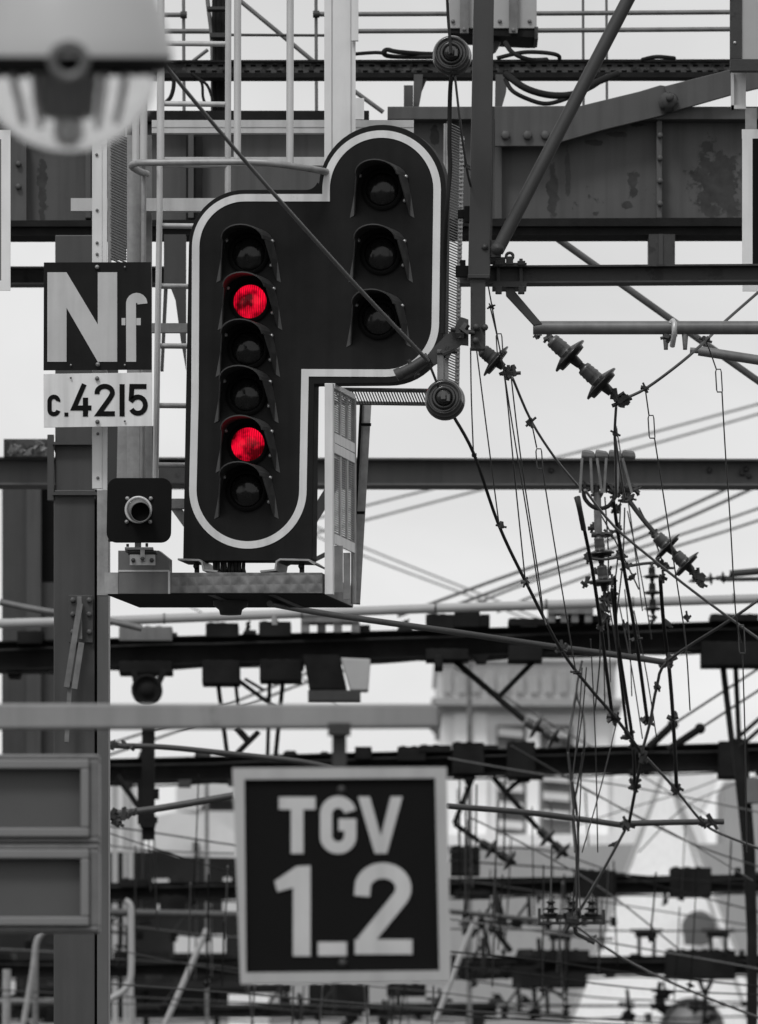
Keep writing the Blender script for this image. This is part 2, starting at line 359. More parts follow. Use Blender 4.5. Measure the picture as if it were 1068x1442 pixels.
# ================================================================ the big light signal
YAW = R(11)
SG = Plane(40, YAW, 350)
sig = thing('railway_signal', 'large black railway light signal with white outline band and two lit red lamps', 'signal', SG.at(350, 800), -YAW)
out = [(260, 790), (258, 786), (262, 560), (266, 346)] + arc(345, 346, 79, 79, 172, 90, 12) + [(432, 267)] + arc(432, 251, 16, 16, -80, -20, 4) + \
    arc(538.5, 265, 89.5, 89.5, 176, 0, 26) + [(626, 455)] + arc(543, 457, 83, 83, -6, -90, 12) + [(443, 541), (440, 786), (438, 790)]
MB().prism(out, SG, 0, .1).build('back_board', M['black'], sig, bevel=.004)
band = [(275, 560), (276, 348)] + arc(345, 348, 69, 69.5, 174, 90, 16) + [(459.6, 278.5), (459.6, 267)] + arc(537.8, 267, 78.2, 78.2, 176, 0, 32) + \
    [(613.5, 455)] + arc(543, 455, 70.5, 70.5, -4, -90, 16) + [(430, 525), (427, 690)] + arc(349.5, 690, 77.5, 77.5, -5, -180, 30) + [(275, 560)]
MB().ribbon(band, 10.4, SG, -.003, .003).build('white_band', M['stripe'], sig)
def signal_lamp(cx, cy, lit):
    c0 = SG.at(cx, cy, 0); k = SG.k; n = SG.n
    h = MB(); path = [(-46, 40, .004), (-40, 8, .07), (-35, -17, .115)] + [(34 * math.cos(a), -17 - 21 * math.sin(a), .15 + .03 * math.sin(a)) for a in [math.pi * (1 - i / 12) for i in range(13)]] + [(35, -17, .115), (40, 8, .07), (45, 40, .004)]
    vi = []; vo = []
    for x, y, d in path:
        for s, L in ((1.0, vo), (.955, vi)):
            L.append((SG.at(cx + x * s, cy + y * s, -.002), SG.at(cx + x * s * .87, cy + y * s * .93 - .5, -d)))
    m = len(path); vs = [p for pr in vo for p in pr] + [p for pr in vi for p in pr]; fs = []
    for i in range(m - 1):
        a = 2 * i; b = 2 * m + 2 * i; fs += [[a, a + 2, a + 3, a + 1], [b, b + 1, b + 3, b + 2], [a + 1, a + 3, b + 3, b + 1]]
    fs += [[0, 1, 2 * m + 1, 2 * m], [2 * m - 2, 4 * m - 2, 4 * m - 1, 2 * m - 1]]
    h.add(vs, fs)
    lamp = MB().lathe(c0 - n * .012, c0 + n, [(0, 24 * k), (0, 30 * k), (.014, 30 * k)], 32).build('lamp_bezel', M['matt'], sig)
    MB().lathe(c0 - n * .006, c0 - n, [(-.004, 24.2 * k), (.002, 24 * k), (.012, 18 * k), (.018, 10 * k), (.020, 0)], 32).build('lens', M['red'] if lit else M['lens'], lamp)
    if lit: lamp['label'] = 'lamp showing a lit red lens'
    h.build('visor', M['hood'], lamp)
    for x, y in ((-31, -19), (33.5, -18), (32, 16)): MB().sphere(SG.at(cx + x, cy + y, -.012), 3.0 * k, 8).build('screw', M['screw'], lamp)
for cx, cy, lit in [(351, 358, 0), (353, 425, 1), (350, 491, 0), (348, 556, 0), (350, 626, 1), (348, 691, 0), (539, 267, 0), (537, 358, 0), (534, 449, 0)]:
    signal_lamp(cx, cy, lit)
for pts in ([(254, 789), (284, 790), (288, 793), (290, 804), (310, 806)], [(447, 796), (438, 790), (398, 789), (393, 792), (391, 804), (370, 806)]):
    MB().ribbon(pts, 2.6, SG, -.05, .22).build('foot_bracket', M['galv'], sig)
for x in (275, 423): bolts(MB().box(x - 3, 790, x + 3, 806, SG, .03, .015), [(x, 797)], 4, SG, .031, .02).build('foot_bolt', M['steel'], sig)
b = MB()
for i in range(9): b.tube([SG.at(300 + i * 5, 788, .03 + .01 * (i % 3)), SG.at(301 + i * 5.0, 800, .03 - .006 * (i % 2)), SG.at(300 + i * 5.2, 808, .05)], 2.7 * SG.k, 6)
b.build('cable_bunch', M['wired'], sig)

# ---------------------------------------------------------------- signal platform with its guard
pf = thing('signal_platform', 'small metal platform with checker plate edge carrying the black light signal', 'platform', SG.at(305, 838, -.06), -YAW)
D0 = -.06
MB().box(243, 808, 458, 837, SG, D0, .012).build('toe_board', M['checker'], pf, bevel=.002)
MB().box(153, 810, 457.6, 838.6, SG, D0 + .013, .66).build('deck', M['dark'], pf)  # underside shade of the platform is put into the deck's near-black colour
MB().box(455, 809, 458.4, 837, SG, D0 + .012, .66).build('side_board', M['galvd'], pf)
MB().prism([(171, 777), (228, 777), (243, 789), (243, 806), (243, 838), (171, 838)], SG, D0 - .002, .06).build('end_plate', M['sheet'], pf, bevel=.002)
MB().box(152, 808, 171, 838, SG, D0 - .004, .1).build('end_plate', M['galv'], pf)
MB().box(171, 804.5, 243, 807, SG, D0 - .005, .003).box(241.5, 806, 244.5, 838, SG, D0 - .006, .004).build('edge_trim', M['alu'], pf)
b = MB()
for x in (300, 385): b.box(x - 4, 838, x + 6, 839.5, SG, D0 + .02, .64)
b.build('deck_rib', M['mast'], pf)
b = MB(); c = SG.at(306, 838, .28); b.lathe(c, c - Vector((0, 0, 1)), [(0, .075), (.02, .075), (.04, .05), (.06, .045), (.062, 0)], 16); b.build('deck_drain', M['steel'], pf)
b = MB(); b.box(460, 541, 471.5, 838, SG, D0 + .02, .035); b.build('guard_post', M['aluw'], pf, bevel=.002)
def gp(y, d): return SG.at(470, y, d)
d0, d1 = D0 + .05, D0 + .50
for y0, y1 in ((547, 610), (638, 752)):
    slats(MB(), [gp(y0, d0), gp(y0, d1), gp(y1, d1), gp(y1, d0)], int((y1 - y0) / 3.1), .0035).build('guard_mesh', M['galv'], pf)
b = MB()
for y0, y1 in ((540, 547), (610, 623.5), (625, 638), (752, 766)):
    q = [gp(y0, d0), gp(y0, d1), gp(y1, d1), gp(y1, d0)]; b.add(q + [p + Vector((.008, 0, 0)) for p in q], [[0, 1, 2, 3], [7, 6, 5, 4], [0, 4, 5, 1], [1, 5, 6, 2], [2, 6, 7, 3], [3, 7, 4, 0]])
for dd in (d0 + .15, d0 + .30):
    b.bar(gp(547, dd), gp(752, dd), .014, .010)
b.build('guard_frame', M['aluw'], pf)
b = MB(); b.tube([gp(545, d1), gp(838, d1)], .012, 6); b.bar(SG.at(470, 766, d0 + .1), SG.at(470, 832, d0 + .1), .045, .02); b.bar(SG.at(470, 770, d0 + .3), SG.at(470, 836, d0 + .3), .03, .02); b.build('guard_post', M['galv'], pf)
b = MB(); b.bar(at(501, 850, 40.75), at(517, 566, 40.9), .040, .03); b.build('stay', M['galv'], pf)
b = MB(); b.bar(at(495, 845, 40.74), at(509, 566, 40.88), .012, .03); b.bar(at(508, 598, 40.7), at(523, 598, 40.7), .008, .05); b.bar(at(501, 722, 40.7), at(514, 722, 40.7), .008, .05); b.build('stay_strap', M['matt'], pf)

# mesh cable tray: horizontal run then up behind the signal
tr = thing('mesh_cable_tray', 'galvanised wire mesh cable tray rising along the right edge of the signal', 'cable tray', at(640, 545, 40.8))
b = MB()
for i in range(34):
    x = 472 + i * 3.9; b.tube([at(x, 549, 40.5), at(x + 7, 566, 40.8)], .0035, 4)
for y, Y in ((547, 40.5), (549.5, 40.52), (568, 40.8), (566, 40.8)): b.tube([at(465, y, Y), at(608, y + 2, Y)], .0055, 6)
b.build('mesh_run', M['galvd'], tr)
b = MB()
for i in range(96):
    y = 176 + i * 3.9; xo = -5 * i / 96
    b.tube([at(630 + xo, y - 4, 40.6), at(650 + xo, y + 5, 41.0)], .0034, 4)
b.build('mesh_run', M['galvd'], tr)
b = MB()
for x in (627, 630): b.tube([at(x, 174, 40.6), at(x - 4, 540, 40.6)], .006, 6)
for x in (652, 649.5): b.tube([at(x, 192, 41.0), at(x - 7, 550, 41.0)], .006, 6)
b.build('edge_rail', M['galv'], tr)
b = MB()
for i in range(60): b.wbox(at(651 - i * .12, 196 + i * 5.9, 40.95), .02, .02, .008)
b.build('edge_tooth', M['alu'], tr)

# ---------------------------------------------------------------- access ladder with safety cage
ld = thing('access_ladder', 'pale aluminium ladder with round rungs behind the black signal', 'ladder', at(222, 700, 40.4))
for p in ([(226, -40, 40.3), (225, 300, 40.3), (219, 690, 40.3)], [(322, -40, 40.3), (321, 300, 40.4), (316, 690, 40.4)]):
    MB().T(p, 4.4, 12).build('rail', M['alu'], ld)
b = 0
for y in (-23, 61, 146, 232, 318, 403, 487, 571, 655):
    x0 = 227 - max(0, y - 300) * .017
    MB().T([(x0, y, 40.32), (x0 + 95, y + 1, 40.38)], 3.9, 10).build('rung', M['alu'], ld)
cg = thing('ladder_cage', 'tubular safety cage with bent bottom hoop in front of the ladder', 'safety cage', at(300, 232, 40))
MB().T([(207, 245, 40.5), (196, 241, 40.2), (186, 234, 39.9), (192, 230, 39.8), (215, 229, 39.75), (345, 228, 39.7), (392, 231, 39.7), (455, 241, 39.9), (490, 250, 40.3)], 5.0, 12, 5).build('hoop', M['galv'], cg)
for x, Y in ((192, 39.9), (203, 40.3), (227, 39.8), (335, 39.74), (409, 39.74)):
    MB().T([(x, -40, Y), (x - .5, 231, Y)], 5.2, 12).build('upright', M['alu'], cg)
b = MB().T([(203, 245, 40.4), (201, 720, 40.4)], 3.6, 10); b.build('down_tube', M['galv'], cg)

# ---------------------------------------------------------------- posts, rails and plates of the signal bay
solo('aluminium_post', MB().box(457, -60, 467, 330, 41, 0, .1).box(467, -60, 469, 330, 41, .01, .08).box(469, -60, 494, 330, 41, .004, .08).box(494, -60, 496.5, 330, 41, .012, .07).box(496.5, 58, 501, 330, 41, .002, .09).box(495, -60, 505, 57, 40.96, 0, .03), M['aluw'],
     'wide pale grooved aluminium post rising above the signal', 'post')
solo('mounting_plate', MB().box(501, 138, 513, 168, 40.9, 0, .02), M['aluw'], 'small pale plate on the rail beside the wide post', 'plate')
solo('aluminium_rail', MB().box(214, 169, 583, 179, 41.4, 0, .05).box(214, 179, 583, 187, 41.4, .004, .05), M['alu'], 'long pale horizontal rail above the hoop, topmost of the three rails', 'rail', 'horizontal aluminium rails')
solo('aluminium_rail', MB().box(232, 221, 470, 233, 41.4, 0, .05), M['alu'], 'pale horizontal rail directly behind the cage hoop', 'rail', 'horizontal aluminium rails')
solo('aluminium_rail', MB().box(100, 279, 330, 297, 41.4, 0, .05), M['alu'], 'pale horizontal rail left of the signal, lowest of the three rails', 'rail', 'horizontal aluminium rails')
solo('mounting_bar', MB().box(214, 455, 275, 468, 40.6, 0, .04), M['galv'], 'short grey bar between ladder and signal beside the Nf plate', 'bar')
sp = thing('sign_post', 'pale narrow post carrying the Nf plate and the number plate', 'post', at(141, 838, 40.1))
MB().box(130, 175, 144, 688, 40.05, 0, .02).box(144, 175, 151, 690, 40.05, .004, .05).build('upper_post', M['aluw'], sp, bevel=.001)
MB().box(137, 690, 152, 838, 40.05, .004, .06).build('lower_post', M['galv'], sp)
for q in [(136.5, 218), (137, 296), (137, 342), (137, 358), (138, 611), (138, 673)]: bolts(MB(), [q], 2.3, 40.05, 0, .006).build('bolt', M['galvd'], sp)
# left mesh and channels
t = thing('mesh_guard', 'upright panel of slanted wire mesh left of the ladder', 'mesh guard', at(168, 370, 40.8))
b = MB()
for i in range(46):
    y = 190 + i * 4.0; b.tube([at(156 + (i % 3) * .4, y - 6, 40.5), at(178, y + 4, 41.0)], .004, 4)
b.build('mesh', M['galvd'], t)
b = MB(); b.box(152, 180, 157, 370, 40.7, 0, .03).box(176.5, 180, 179, 350, 41, 0, .02); b.build('frame', M['galv'], t)
MB().box(153, 185, 178, 366, 41.3, 0, .02).build('backing_sheet', M['sheet'], t)
solo('channel_post', MB().box(179, 190, 197, 760, 41.1, 0, .04).box(197, 190, 199, 760, 41.1, .01, .05), M['galv'], 'grey flat channel post beside the left mesh guard', 'post')
solo('channel_post', MB().box(205, 190, 214, 760, 41.5, 0, .05), M['galvd'], 'narrow darker channel post just left of the ladder rail', 'post')
solo('back_channel', MB().box(150, 380, 166, 760, 41.8, 0, .1).box(200, 600, 218, 760, 41.8, 0, .1), M['mast'], 'dark channel behind the Nf plate post', 'post')
solo('back_plate', MB().prism([(166, 600), (182, 600), (182, 760), (163, 760)], 41.6, 0, .03), M['galv'], 'pale tapered plate above the black square signal head', 'plate')

# Nf plate
t = thing('marker_sign', 'black square plate with large grey letters Nf', 'sign', at(138, 521, 39.9))
MB().prism([(62, 369.5), (213, 369), (214, 520.5), (61.5, 521.5)], 39.9, 0, .006).build('panel', M['black'], t, bevel=.001)
MB().prism([(67, 383.5), (94, 383.5), (138, 457), (138, 383.5), (165.3, 383.5), (165.3, 509.5), (138, 509.5), (94, 433.5), (94, 509.5), (67, 509.5)], 39.9, -.0025, .0025).build('letter', M['letter'], t)
MB().ribbon([(185, 509.5), (184.8, 429)] + arc(192.8, 427.5, 8, 8, 176, 8, 8) + [(200.9, 428)], 14, 39.9, -.0025, .0025).box(171.5, 448, 176.9, 458, 39.9, -.0025, .0025).box(192.2, 448, 198.5, 458, 39.9, -.0025, .0025).build('letter', M['letter'], t)
for x, y, q in ((137, 376, 3.3), (138, 513, 3.3), (176, 376, 1.5), (100, 514, 1.5), (176, 514, 1.5)): MB().sphere(at(x, y, 39.892), q * PX(40), 8).build('rivet', M['galv'], t)
# c.4215 plate
t = thing('number_plate', 'white plate reading c.4215 in dark figures under the Nf plate', 'sign', at(138, 602, 39.9))
MB().prism([(61.5, 526.5), (214.5, 524.5), (215, 600), (62, 602)], 39.9, 0, .006).build('panel', M['plate'], t, bevel=.001)
I = dict(P=39.9, d=-.0025, t=.0025)
def rib(pts, wd, **k): return MB().ribbon(pts, wd, 39.9, -.0025, .0025)
fig = [arc(76, 564, 6.0, 6.0, 20, 180, 8) + arc(76, 578.5, 6.0, 6.0, 180, 340, 8)]
rib([(82, 565)] + arc(76.2, 565.5, 6.2, 6.8, 10, 175, 8) + arc(76.2, 577, 6.2, 6.2, 185, 350, 8), 6).build('figure', M['ink'], t)
MB().box(91, 581, 96.5, 586.5, 39.9, -.0025, .0025).build('figure', M['ink'], t)
rib([(119, 541), (104.5, 574.5), (129, 574.5)], 7).box(117, 560, 124.3, 571, 39.9, -.0025, .0025).box(117, 578, 124.3, 586.5, 39.9, -.0025, .0025).build('figure', M['ink'], t)
rib([(137, 555)] + arc(147.8, 553, 10.8, 9, 175, -15, 12) + [(155, 561), (139.5, 582.6), (162, 582.6)], 7).build('figure', M['ink'], t)
MB().box(168.6, 541, 175.8, 586.3, 39.9, -.0025, .0025).build('figure', M['ink'], t)
rib([(206.5, 544.2), (186, 544.2), (185, 562)] + arc(194.5, 570.5, 10.5, 11.5, 140, -150, 16), 7).build('figure', M['ink'], t)
for x, y, q in ((137, 533, 3.3), (137.5, 594, 3.3), (100, 532, 1.6), (176, 593, 1.6)): MB().sphere(at(x, y, 39.892), q * PX(40), 8).build('rivet', M['galvd'], t)

# ---------------------------------------------------------------- small repeater signal (black square head with tube lens)
SQ = Plane(39.8, R(8), 196)
t = thing('repeater_signal', 'small black rounded square signal head with a short tube lens beside the platform', 'signal', SG.at(198, 790, -.05))
def rrect(x0, y0, x1, y1, r, lean=0):
    p = arc(x1 - r, y0 + r, r, r, 90, 0, 6) + arc(x1 - r, y1 - r, r, r, 0, -90, 6) + arc(x0 + r, y1 - r, r, r, -90, -180, 6) + arc(x0 + r, y0 + r, r, r, 180, 90, 6)
    return [(x - lean * (y - y0) / (y1 - y0), y) for x, y in p]
MB().prism(rrect(151.5, 673, 242, 764, 14, 1.5), SQ, 0, .014).build('back_board', M['matt'], t, bevel=.002)
c0 = SQ.at(195.5, 718, 0); k = SQ.k; ax = (at(199, 722, 39.63) - c0).normalized()
MB().lathe(c0, c0 - SQ.n, [(-.004, 19.5 * k), (.012, 19.5 * k), (.016, 18.5 * k), (.012, 15.5 * k), (0, 15 * k)], 36).build('flange', M['alu'], t)
MB().lathe(c0, c0 + ax, [(0, 15.5 * k), (.13, 14.5 * k), (.13, 13.2 * k), (.01, 13 * k), (.008, 0)], 32).build('lens_tube', M['sheet'], t)
MB().lathe(c0 + ax * .10, c0 + ax, [(0, 0), (.004, 12.4 * k), (.026, 13.1 * k)], 32).build('tube_mouth', M['hole'], t)
for x, y in ((180, 702), (213, 702), (179, 735), (212, 735)): MB().sphere(SQ.at(x, y, -.006), 3.1 * k, 8).build('screw', M['galv'], t)
b = MB(); b.box(176, 770.5, 216, 774, 39.85, 0, .16); b.box(190, 764, 199, 771, 39.9, 0, .03); b.box(183, 781, 219, 796, 39.84, 0, .01); b.box(198, 774, 204, 790, 39.83, 0, .02); b.build('mount_bracket', M['galv'], t, bevel=.001)
b = MB(); b.box(180, 775, 220, 777.5, 39.86, 0, .14); bolts(b, [(188, 789), (201, 787), (214, 789)], 3.3, 39.84, 0, .01); b.tube([at(193, 762, 39.95), at(197, 769, 39.95)], .006); b.tube([at(180, 770, 39.85), at(180, 766, 39.85)], .006); b.tube([at(207, 770, 39.85), at(207, 765, 39.85)], .006); b.build('mount_bolt', M['steel'], t)

# ---------------------------------------------------------------- foreground: platform lamp, TGV board, framed boxes, white pipe
YL = 14.0; kL = PX(YL)
lamp_c = at(97, 90, YL); lamp_r = ray(97, 90).normalized(); lamp_dn = (Vector((0, 0, -1)) + lamp_r * lamp_r.z).normalized()   # the fitting is tilted a little
def lampz(y): return lamp_c + lamp_dn * ((y - 90) * kL)
L = thing('platform_lamp', 'large out of focus lamp with pale conical hood and clear bowl at the top left', 'lamp', lampz(90))
def dist(y): return (lampz(-90) - lampz(y)).length
MB().lathe(lampz(-90), lampz(200), [(0, 0), (dist(-89), 60 * kL), (dist(-70), 98 * kL), (dist(0), 127 * kL), (dist(50), 142 * kL), (dist(78), 149 * kL), (dist(80), 149 * kL), (dist(81), 144 * kL)], 72).build('hood', M['hoodlamp'], L)
MB().lathe(lampz(-90), lampz(200), [(dist(79), 140 * kL), (dist(80), 147 * kL), (dist(98), 146 * kL), (dist(103), 132 * kL), (dist(101), 122 * kL), (dist(84), 120 * kL)], 72).build('rim', M['matt'], L)
bp = [(dist(101 + 114 * math.sin(a)), 127 * kL * math.cos(a)) for a in [math.pi / 2 * i / 16 for i in range(17)]]
MB().lathe(lampz(-90), lampz(200), bp, 64).build('bowl', M['bowl'], L)
MB().lathe(lampz(-90), lampz(200), [(dist(70), 30 * kL), (dist(110), 34 * kL), (dist(150), 30 * kL), (dist(155), 14 * kL), (dist(156), 0)], 24).build('socket', M['sheet'], L)
MB().lathe(lampz(-90) , lampz(200), [(dist(154), 10 * kL), (dist(158), 17 * kL), (dist(176), 19 * kL), (dist(186), 12 * kL), (dist(189), 0)], 20).build('bulb', M['ceramic'], L)
b = MB()
for dx in (-62, -38, 40, 66): b.tube([at(97 + dx, 100, YL + .02), at(97 + dx * .9, 175 - abs(dx) * .2, YL - .01)], 5 * kL, 8)
b.build('inner_reflector', M['ceramic'], L)
c = lamp_c - lamp_r * .155 - lamp_dn * .004
MB().lathe(c, c - lamp_r, [(-.02, 30 * kL), (.006, 30 * kL), (.010, 27 * kL), (.008, 16 * kL), (-.006, 15 * kL)], 32).build('latch_ring', M['sheet'], L)
MB().lathe(c, c - lamp_r, [(-.01, 16 * kL), (.0, 15.5 * kL), (.001, 0)], 24).build('latch_hole', M['hole'], L)
MB().tube([lampz(-88), lampz(-150), at(60, -185, YL), at(-180, -200, YL), at(-260, -190, YL)], .022, 12).build('bracket_arm', M['sheet'], L)
MB().tube([at(-260, -260, YL), at(-260, tz(YL), YL)], .06, 16).build('lamp_post', M['sheet'], L)

YT = 22.0
t = thing('track_board', 'slightly blurred black square board reading TGV 1_2 in pale letters with a grey border', 'sign', at(483, 1385, YT))
fr = [(327.5, 1082), (629, 1080.5), (635.5, 1382.5), (339, 1386)]; inn = [(344.5, 1098), (613, 1096), (619, 1367), (347, 1370)]
b = MB(); Pt = Plane(YT)
for i in range(4):
    j = (i + 1) % 4; b.prism([fr[i], fr[j], inn[j], inn[i]], Pt, -.012, .03)
b.build('frame', M['border'], t)
MB().prism(inn, Pt, 0, .008).build('panel', M['ink'], t)
q = dict(); tb = []
def lt(mb, nm='letter'): mb.build(nm, M['letter'], t)
lt(MB().box(393, 1122.5, 444.5, 1140, Pt, -.004, .003).box(410, 1140, 427.5, 1202, Pt, -.004, .003))
lt(MB().ribbon(arc(476.5, 1146, 17, 16.5, 10, 180, 12) + arc(476.5, 1177.5, 17, 16.5, 180, 360, 12) + [(493.5, 1161.5), (477, 1161.5)], 17, Pt, -.004, .003))
lt(MB().prism([(504.5, 1122), (521, 1122), (536.5, 1178), (550.5, 1122), (567, 1122), (545, 1202), (528, 1202)], Pt, -.004, .003))
lt(MB().prism([(413, 1346.5), (413, 1250), (391, 1256), (387, 1241), (418, 1220), (437.5, 1219), (437.5, 1346.5)], Pt, -.004, .003), 'figure')
lt(MB().box(448, 1326.5, 488.5, 1346, Pt, -.004, .003), 'figure')
lt(MB().ribbon([(510, 1262)] + arc(539.5, 1251, 29, 25, 165, -35, 14) + [(512.5, 1328)], 22, Pt, -.004, .003).box(500, 1323, 581, 1344, Pt, -.0045, .003), 'figure')
for x, y in ((481, 1112), (483, 1356)): MB().sphere(at(x, y, YT), 6.5 * PX(YT), 8).build('bolt', M['mast'], t)
solo('overhead_pipe', MB().prism([(-400, 990), (617, 991), (617, 1024), (-400, 1028)], YT + .1, 0, .055), M['front'], 'thick pale square tube crossing the left side out of focus', 'tube', bevel=.006)
solo('hanger_post', MB().box(468, 1024, 488, 1110, YT + .12, 0, .035).box(462, 1018, 494, 1034, YT + .09, 0, .06), M['steel'], 'short dark post hanging the TGV board from the pale tube', 'post')

YB = 25.0
for y0, y1, lb in ((1062, 1187, 'upper blurred grey framed panel box at the left edge'), (1188.5, 1312, 'lower blurred grey framed panel box at the left edge')):
    t = thing('framed_box', lb, 'box', at(60, y1, YB), group='framed boxes at the left edge')
    b = MB(); b.box(-160, y0, 140, y0 + 8, YB, 0, .12); b.box(-160, y1 - 8, 140, y1, YB, 0, .12); b.box(126, y0 + 8, 140, y1 - 8, YB, 0, .12); b.box(-160, y0 + 8, -140, y1 - 8, YB, 0, .12)
    b.build('casing', M['sheet'], t, bevel=.004)
    b = MB(); b.box(-140, y0 + 8, 126, y0 + 21, YB, -.015, .05); b.box(-140, y1 - 21, 126, y1 - 8, YB, -.015, .05); b.box(114, y0 + 21, 126, y1 - 21, YB, -.015, .05); b.box(-140, y0 + 21, -128, y1 - 21, YB, -.015, .05)
    b.build('frame', M['pframe'], t, bevel=.004)
    MB().box(-130, y0 + 20, 116, y1 - 20, YB, .03, .02).build('panel', M['pback'], t)
solo('box_post', MB().box(-120, 1035, -95, tz(YB), YB + .13, 0, .1), M['sheet'], 'grey post behind the framed boxes beyond the left edge', 'post')

# sign plates cut by the picture edges
t = thing('edge_sign', 'pale plate with narrow dark inset cut by the left edge below the lamp', 'sign', at(0, 408, 38))
b = MB(); b.box(-140, 183, 15, 196, 38, 0, .01).box(-140, 395, 15, 409, 38, 0, .01).box(2, 196, 15, 395, 38, 0, .01).box(-140, 196, -126, 395, 38, 0, .01); b.build('border', M['plate'], t)
MB().box(-126, 196, 2, 395, 38, .002, .006).build('panel', M['sheet'], t)
MB().T([(-100, 150, 38.1), (-100, tz(38), 38.1)], 8, 12).build('post', M['galv'], t)
t = thing('edge_sign', 'pale bordered black plate cut by the right edge beneath the dark framed panel', 'sign', at(1060, 410, 37.6))
b = MB(); b.box(1045, 182, 1230, 195, 37.6, 0, .01).box(1046, 397, 1230, 410, 37.6, 0, .01).box(1045.5, 195, 1060, 397, 37.6, 0, .01).box(1216, 195, 1230, 397, 37.6, 0, .01); b.build('border', M['plate'], t)
MB().box(1060, 195, 1216, 397, 37.6, .002, .006).build('panel', M['ink'], t)
MB().box(1050, 152, 1066, 183, 37.63, 0, .02).build('hanger', M['galv'], t)
t = thing('framed_noticeboard', 'dark framed pale panel cut by the top right corner', 'panel', at(1060, 100, 37.2))
b = MB(); b.box(1028.5, -90, 1045, 83, 37.2, 0, .05).box(1028.5, 83, 1240, 100, 37.2, 0, .05).box(1224, -90, 1240, 83, 37.2, 0, .05).box(1045, -90, 1224, -75, 37.2, 0, .05); b.build('frame', M['steel'], t, bevel=.002)
MB().box(1045, -75, 1224, 83, 37.2, .01, .02).build('panel', M['pipew'], t)
b = MB(); b.box(1030, 100, 1034, 153, 37.3, 0, .04).box(1034, 100, 1051, 153, 37.3, .03, .01).box(1030, 148, 1051, 153, 37.3, 0, .04); b.build('hanger', M['alu'], t)
b = MB(); b.sphere(at(1035, 60, 37.2), 2.4 * PX(37), 8); b.build('rivet', M['alu'], t)

# ================================================================ near catenary mast (dark) with its strut, arm and fittings
YM = 37.0
m = thing('catenary_mast', 'tall dark steel mast standing right of the signal', 'mast', at(676, tz(YM), YM))
b = MB(); b.prism([(669, -80), (697, -80), (690.5, 390), (659.5, 390)], YM, 0, .09); b.build('upper_post', M['mast'], m, bevel=.004)
b = MB(); b.prism([(689.5, 150), (697, 150), (693, 345), (689.5, 345)], YM + .02, 0, .05); b.build('cover_strip', M['girder'], m)
MB().box(663, 390, 684, 492, YM + .01, 0, .06).box(659, 386, 690, 392, YM - .005, 0, .1).build('lower_post', M['steel'], m, bevel=.003)
for q in ((671, 461), (670, 480)): bolts(MB(), [q], 5, YM, 0, .02).build('post_bolt', M['mast'], m)
for q in ((683, 461), (683, 348)): MB().sphere(at(*q, YM), 5 * PX(YM)).build('post_bolt', M['mast'], m)
b = MB(); b.box(645, 295, 662, 306, YM + .02, 0, .05).box(654, 290, 662, 312, YM + .01, 0, .05); b.build('clamp', M['matt'], m)
b = MB(); b.box(642, 374, 664, 389, YM + .02, 0, .05).box(648, 366, 656, 374, YM + .03, 0, .02); b.build('clamp', M['matt'], m)
b = MB(); b.prism([(660, 450), (655, 448), (648, 446), (640, 462), (626, 474), (610, 490), (602, 500), (612, 514), (624, 506), (640, 492), (650, 485), (660, 486)], YM + .02, 0, .03); b.clump(at(652, 466, YM), .03, 4); b.clump(at(630, 496, YM), .025, 4); b.build('bracket_arm', M['mast'], m)
b = MB(); b.T([(562, 527, YM), (582, 517, YM), (604, 503, YM)], 7.5, 14); b.T([(558, 529, YM), (566, 525, YM)], 9.5, 12); b.T([(586, 532, YM + .02), (589, 526, YM)], 3, 8); b.T([(575, 507, YM), (578, 512, YM)], 3, 8); b.build('wire_sleeve', M['steel'], m)
b = MB(); b.box(616, 492, 625, 535, YM, 0, .02).box(627, 505, 632, 540, YM + .01, 0, .03); b.build('link_plate', M['galvd'], m)
s_ = thing('diagonal_strut', 'dark round diagonal strut leaning from the top down to the mast', 'strut', at(700, 355, YM))
MB().T([(905, -40, YM - .03), (700, 354, YM - .03)], 9.5, 18).build('tube', M['mast'], s_)
b = MB(); b.sphere(at(701, 350, YM - .04), 10 * PX(YM), 14); b.box(690, 338, 706, 362, YM + .01, 0, .03); b.build('foot_joint', M['steel'], s_)

bm_ = thing('lower_cross_bar', 'dark horizontal beam running right from the mast above the pale pipe', 'beam', at(860, 398, YM + .2))
ibeam(MB(), 648, 374, 399, 1300, 370, 395, YM + .12, .12, 2.5).build('beam', M['steel'], bm_)
b = MB(); b.box(694, 370, 742, 375, YM + .1, 0, .16).box(694, 398, 742, 404, YM + .1, 0, .16); b.box(690, 362, 712, 370, YM + .1, 0, .06); b.build('clamp_plate', M['steel'], bm_)
for x in (702, 734): 
    b = MB(); b.box(x - 5, 367, x + 6, 373, YM + .09, 0, .04).box(x - 4, 403, x + 5, 413, YM + .09, 0, .04).box(x - 2.5, 352 if x < 710 else 364, x + 2.5, 415 if 0 else 404, YM + .14, 0, .02); b.build('clamp_bolt', M['steel'], bm_, bevel=.002)
b = MB(); b.tube([at(718 + 5.0 * math.cos(a * .5236), 361 - 5.0 * math.sin(a * .5236), YM + .1) for a in range(13)], 2.2 * PX(YM), 8); b.box(713, 361, 723, 372, YM + .09, 0, .03); b.build('eye_bolt', M['steel'], bm_)
b = MB(); b.prism([(712, 403), (724, 403), (726, 411), (764, 456), (752, 458), (713, 416)], YM + .12, 0, .03); b.build('hanger_bar', M['mast'], bm_, bevel=.002)
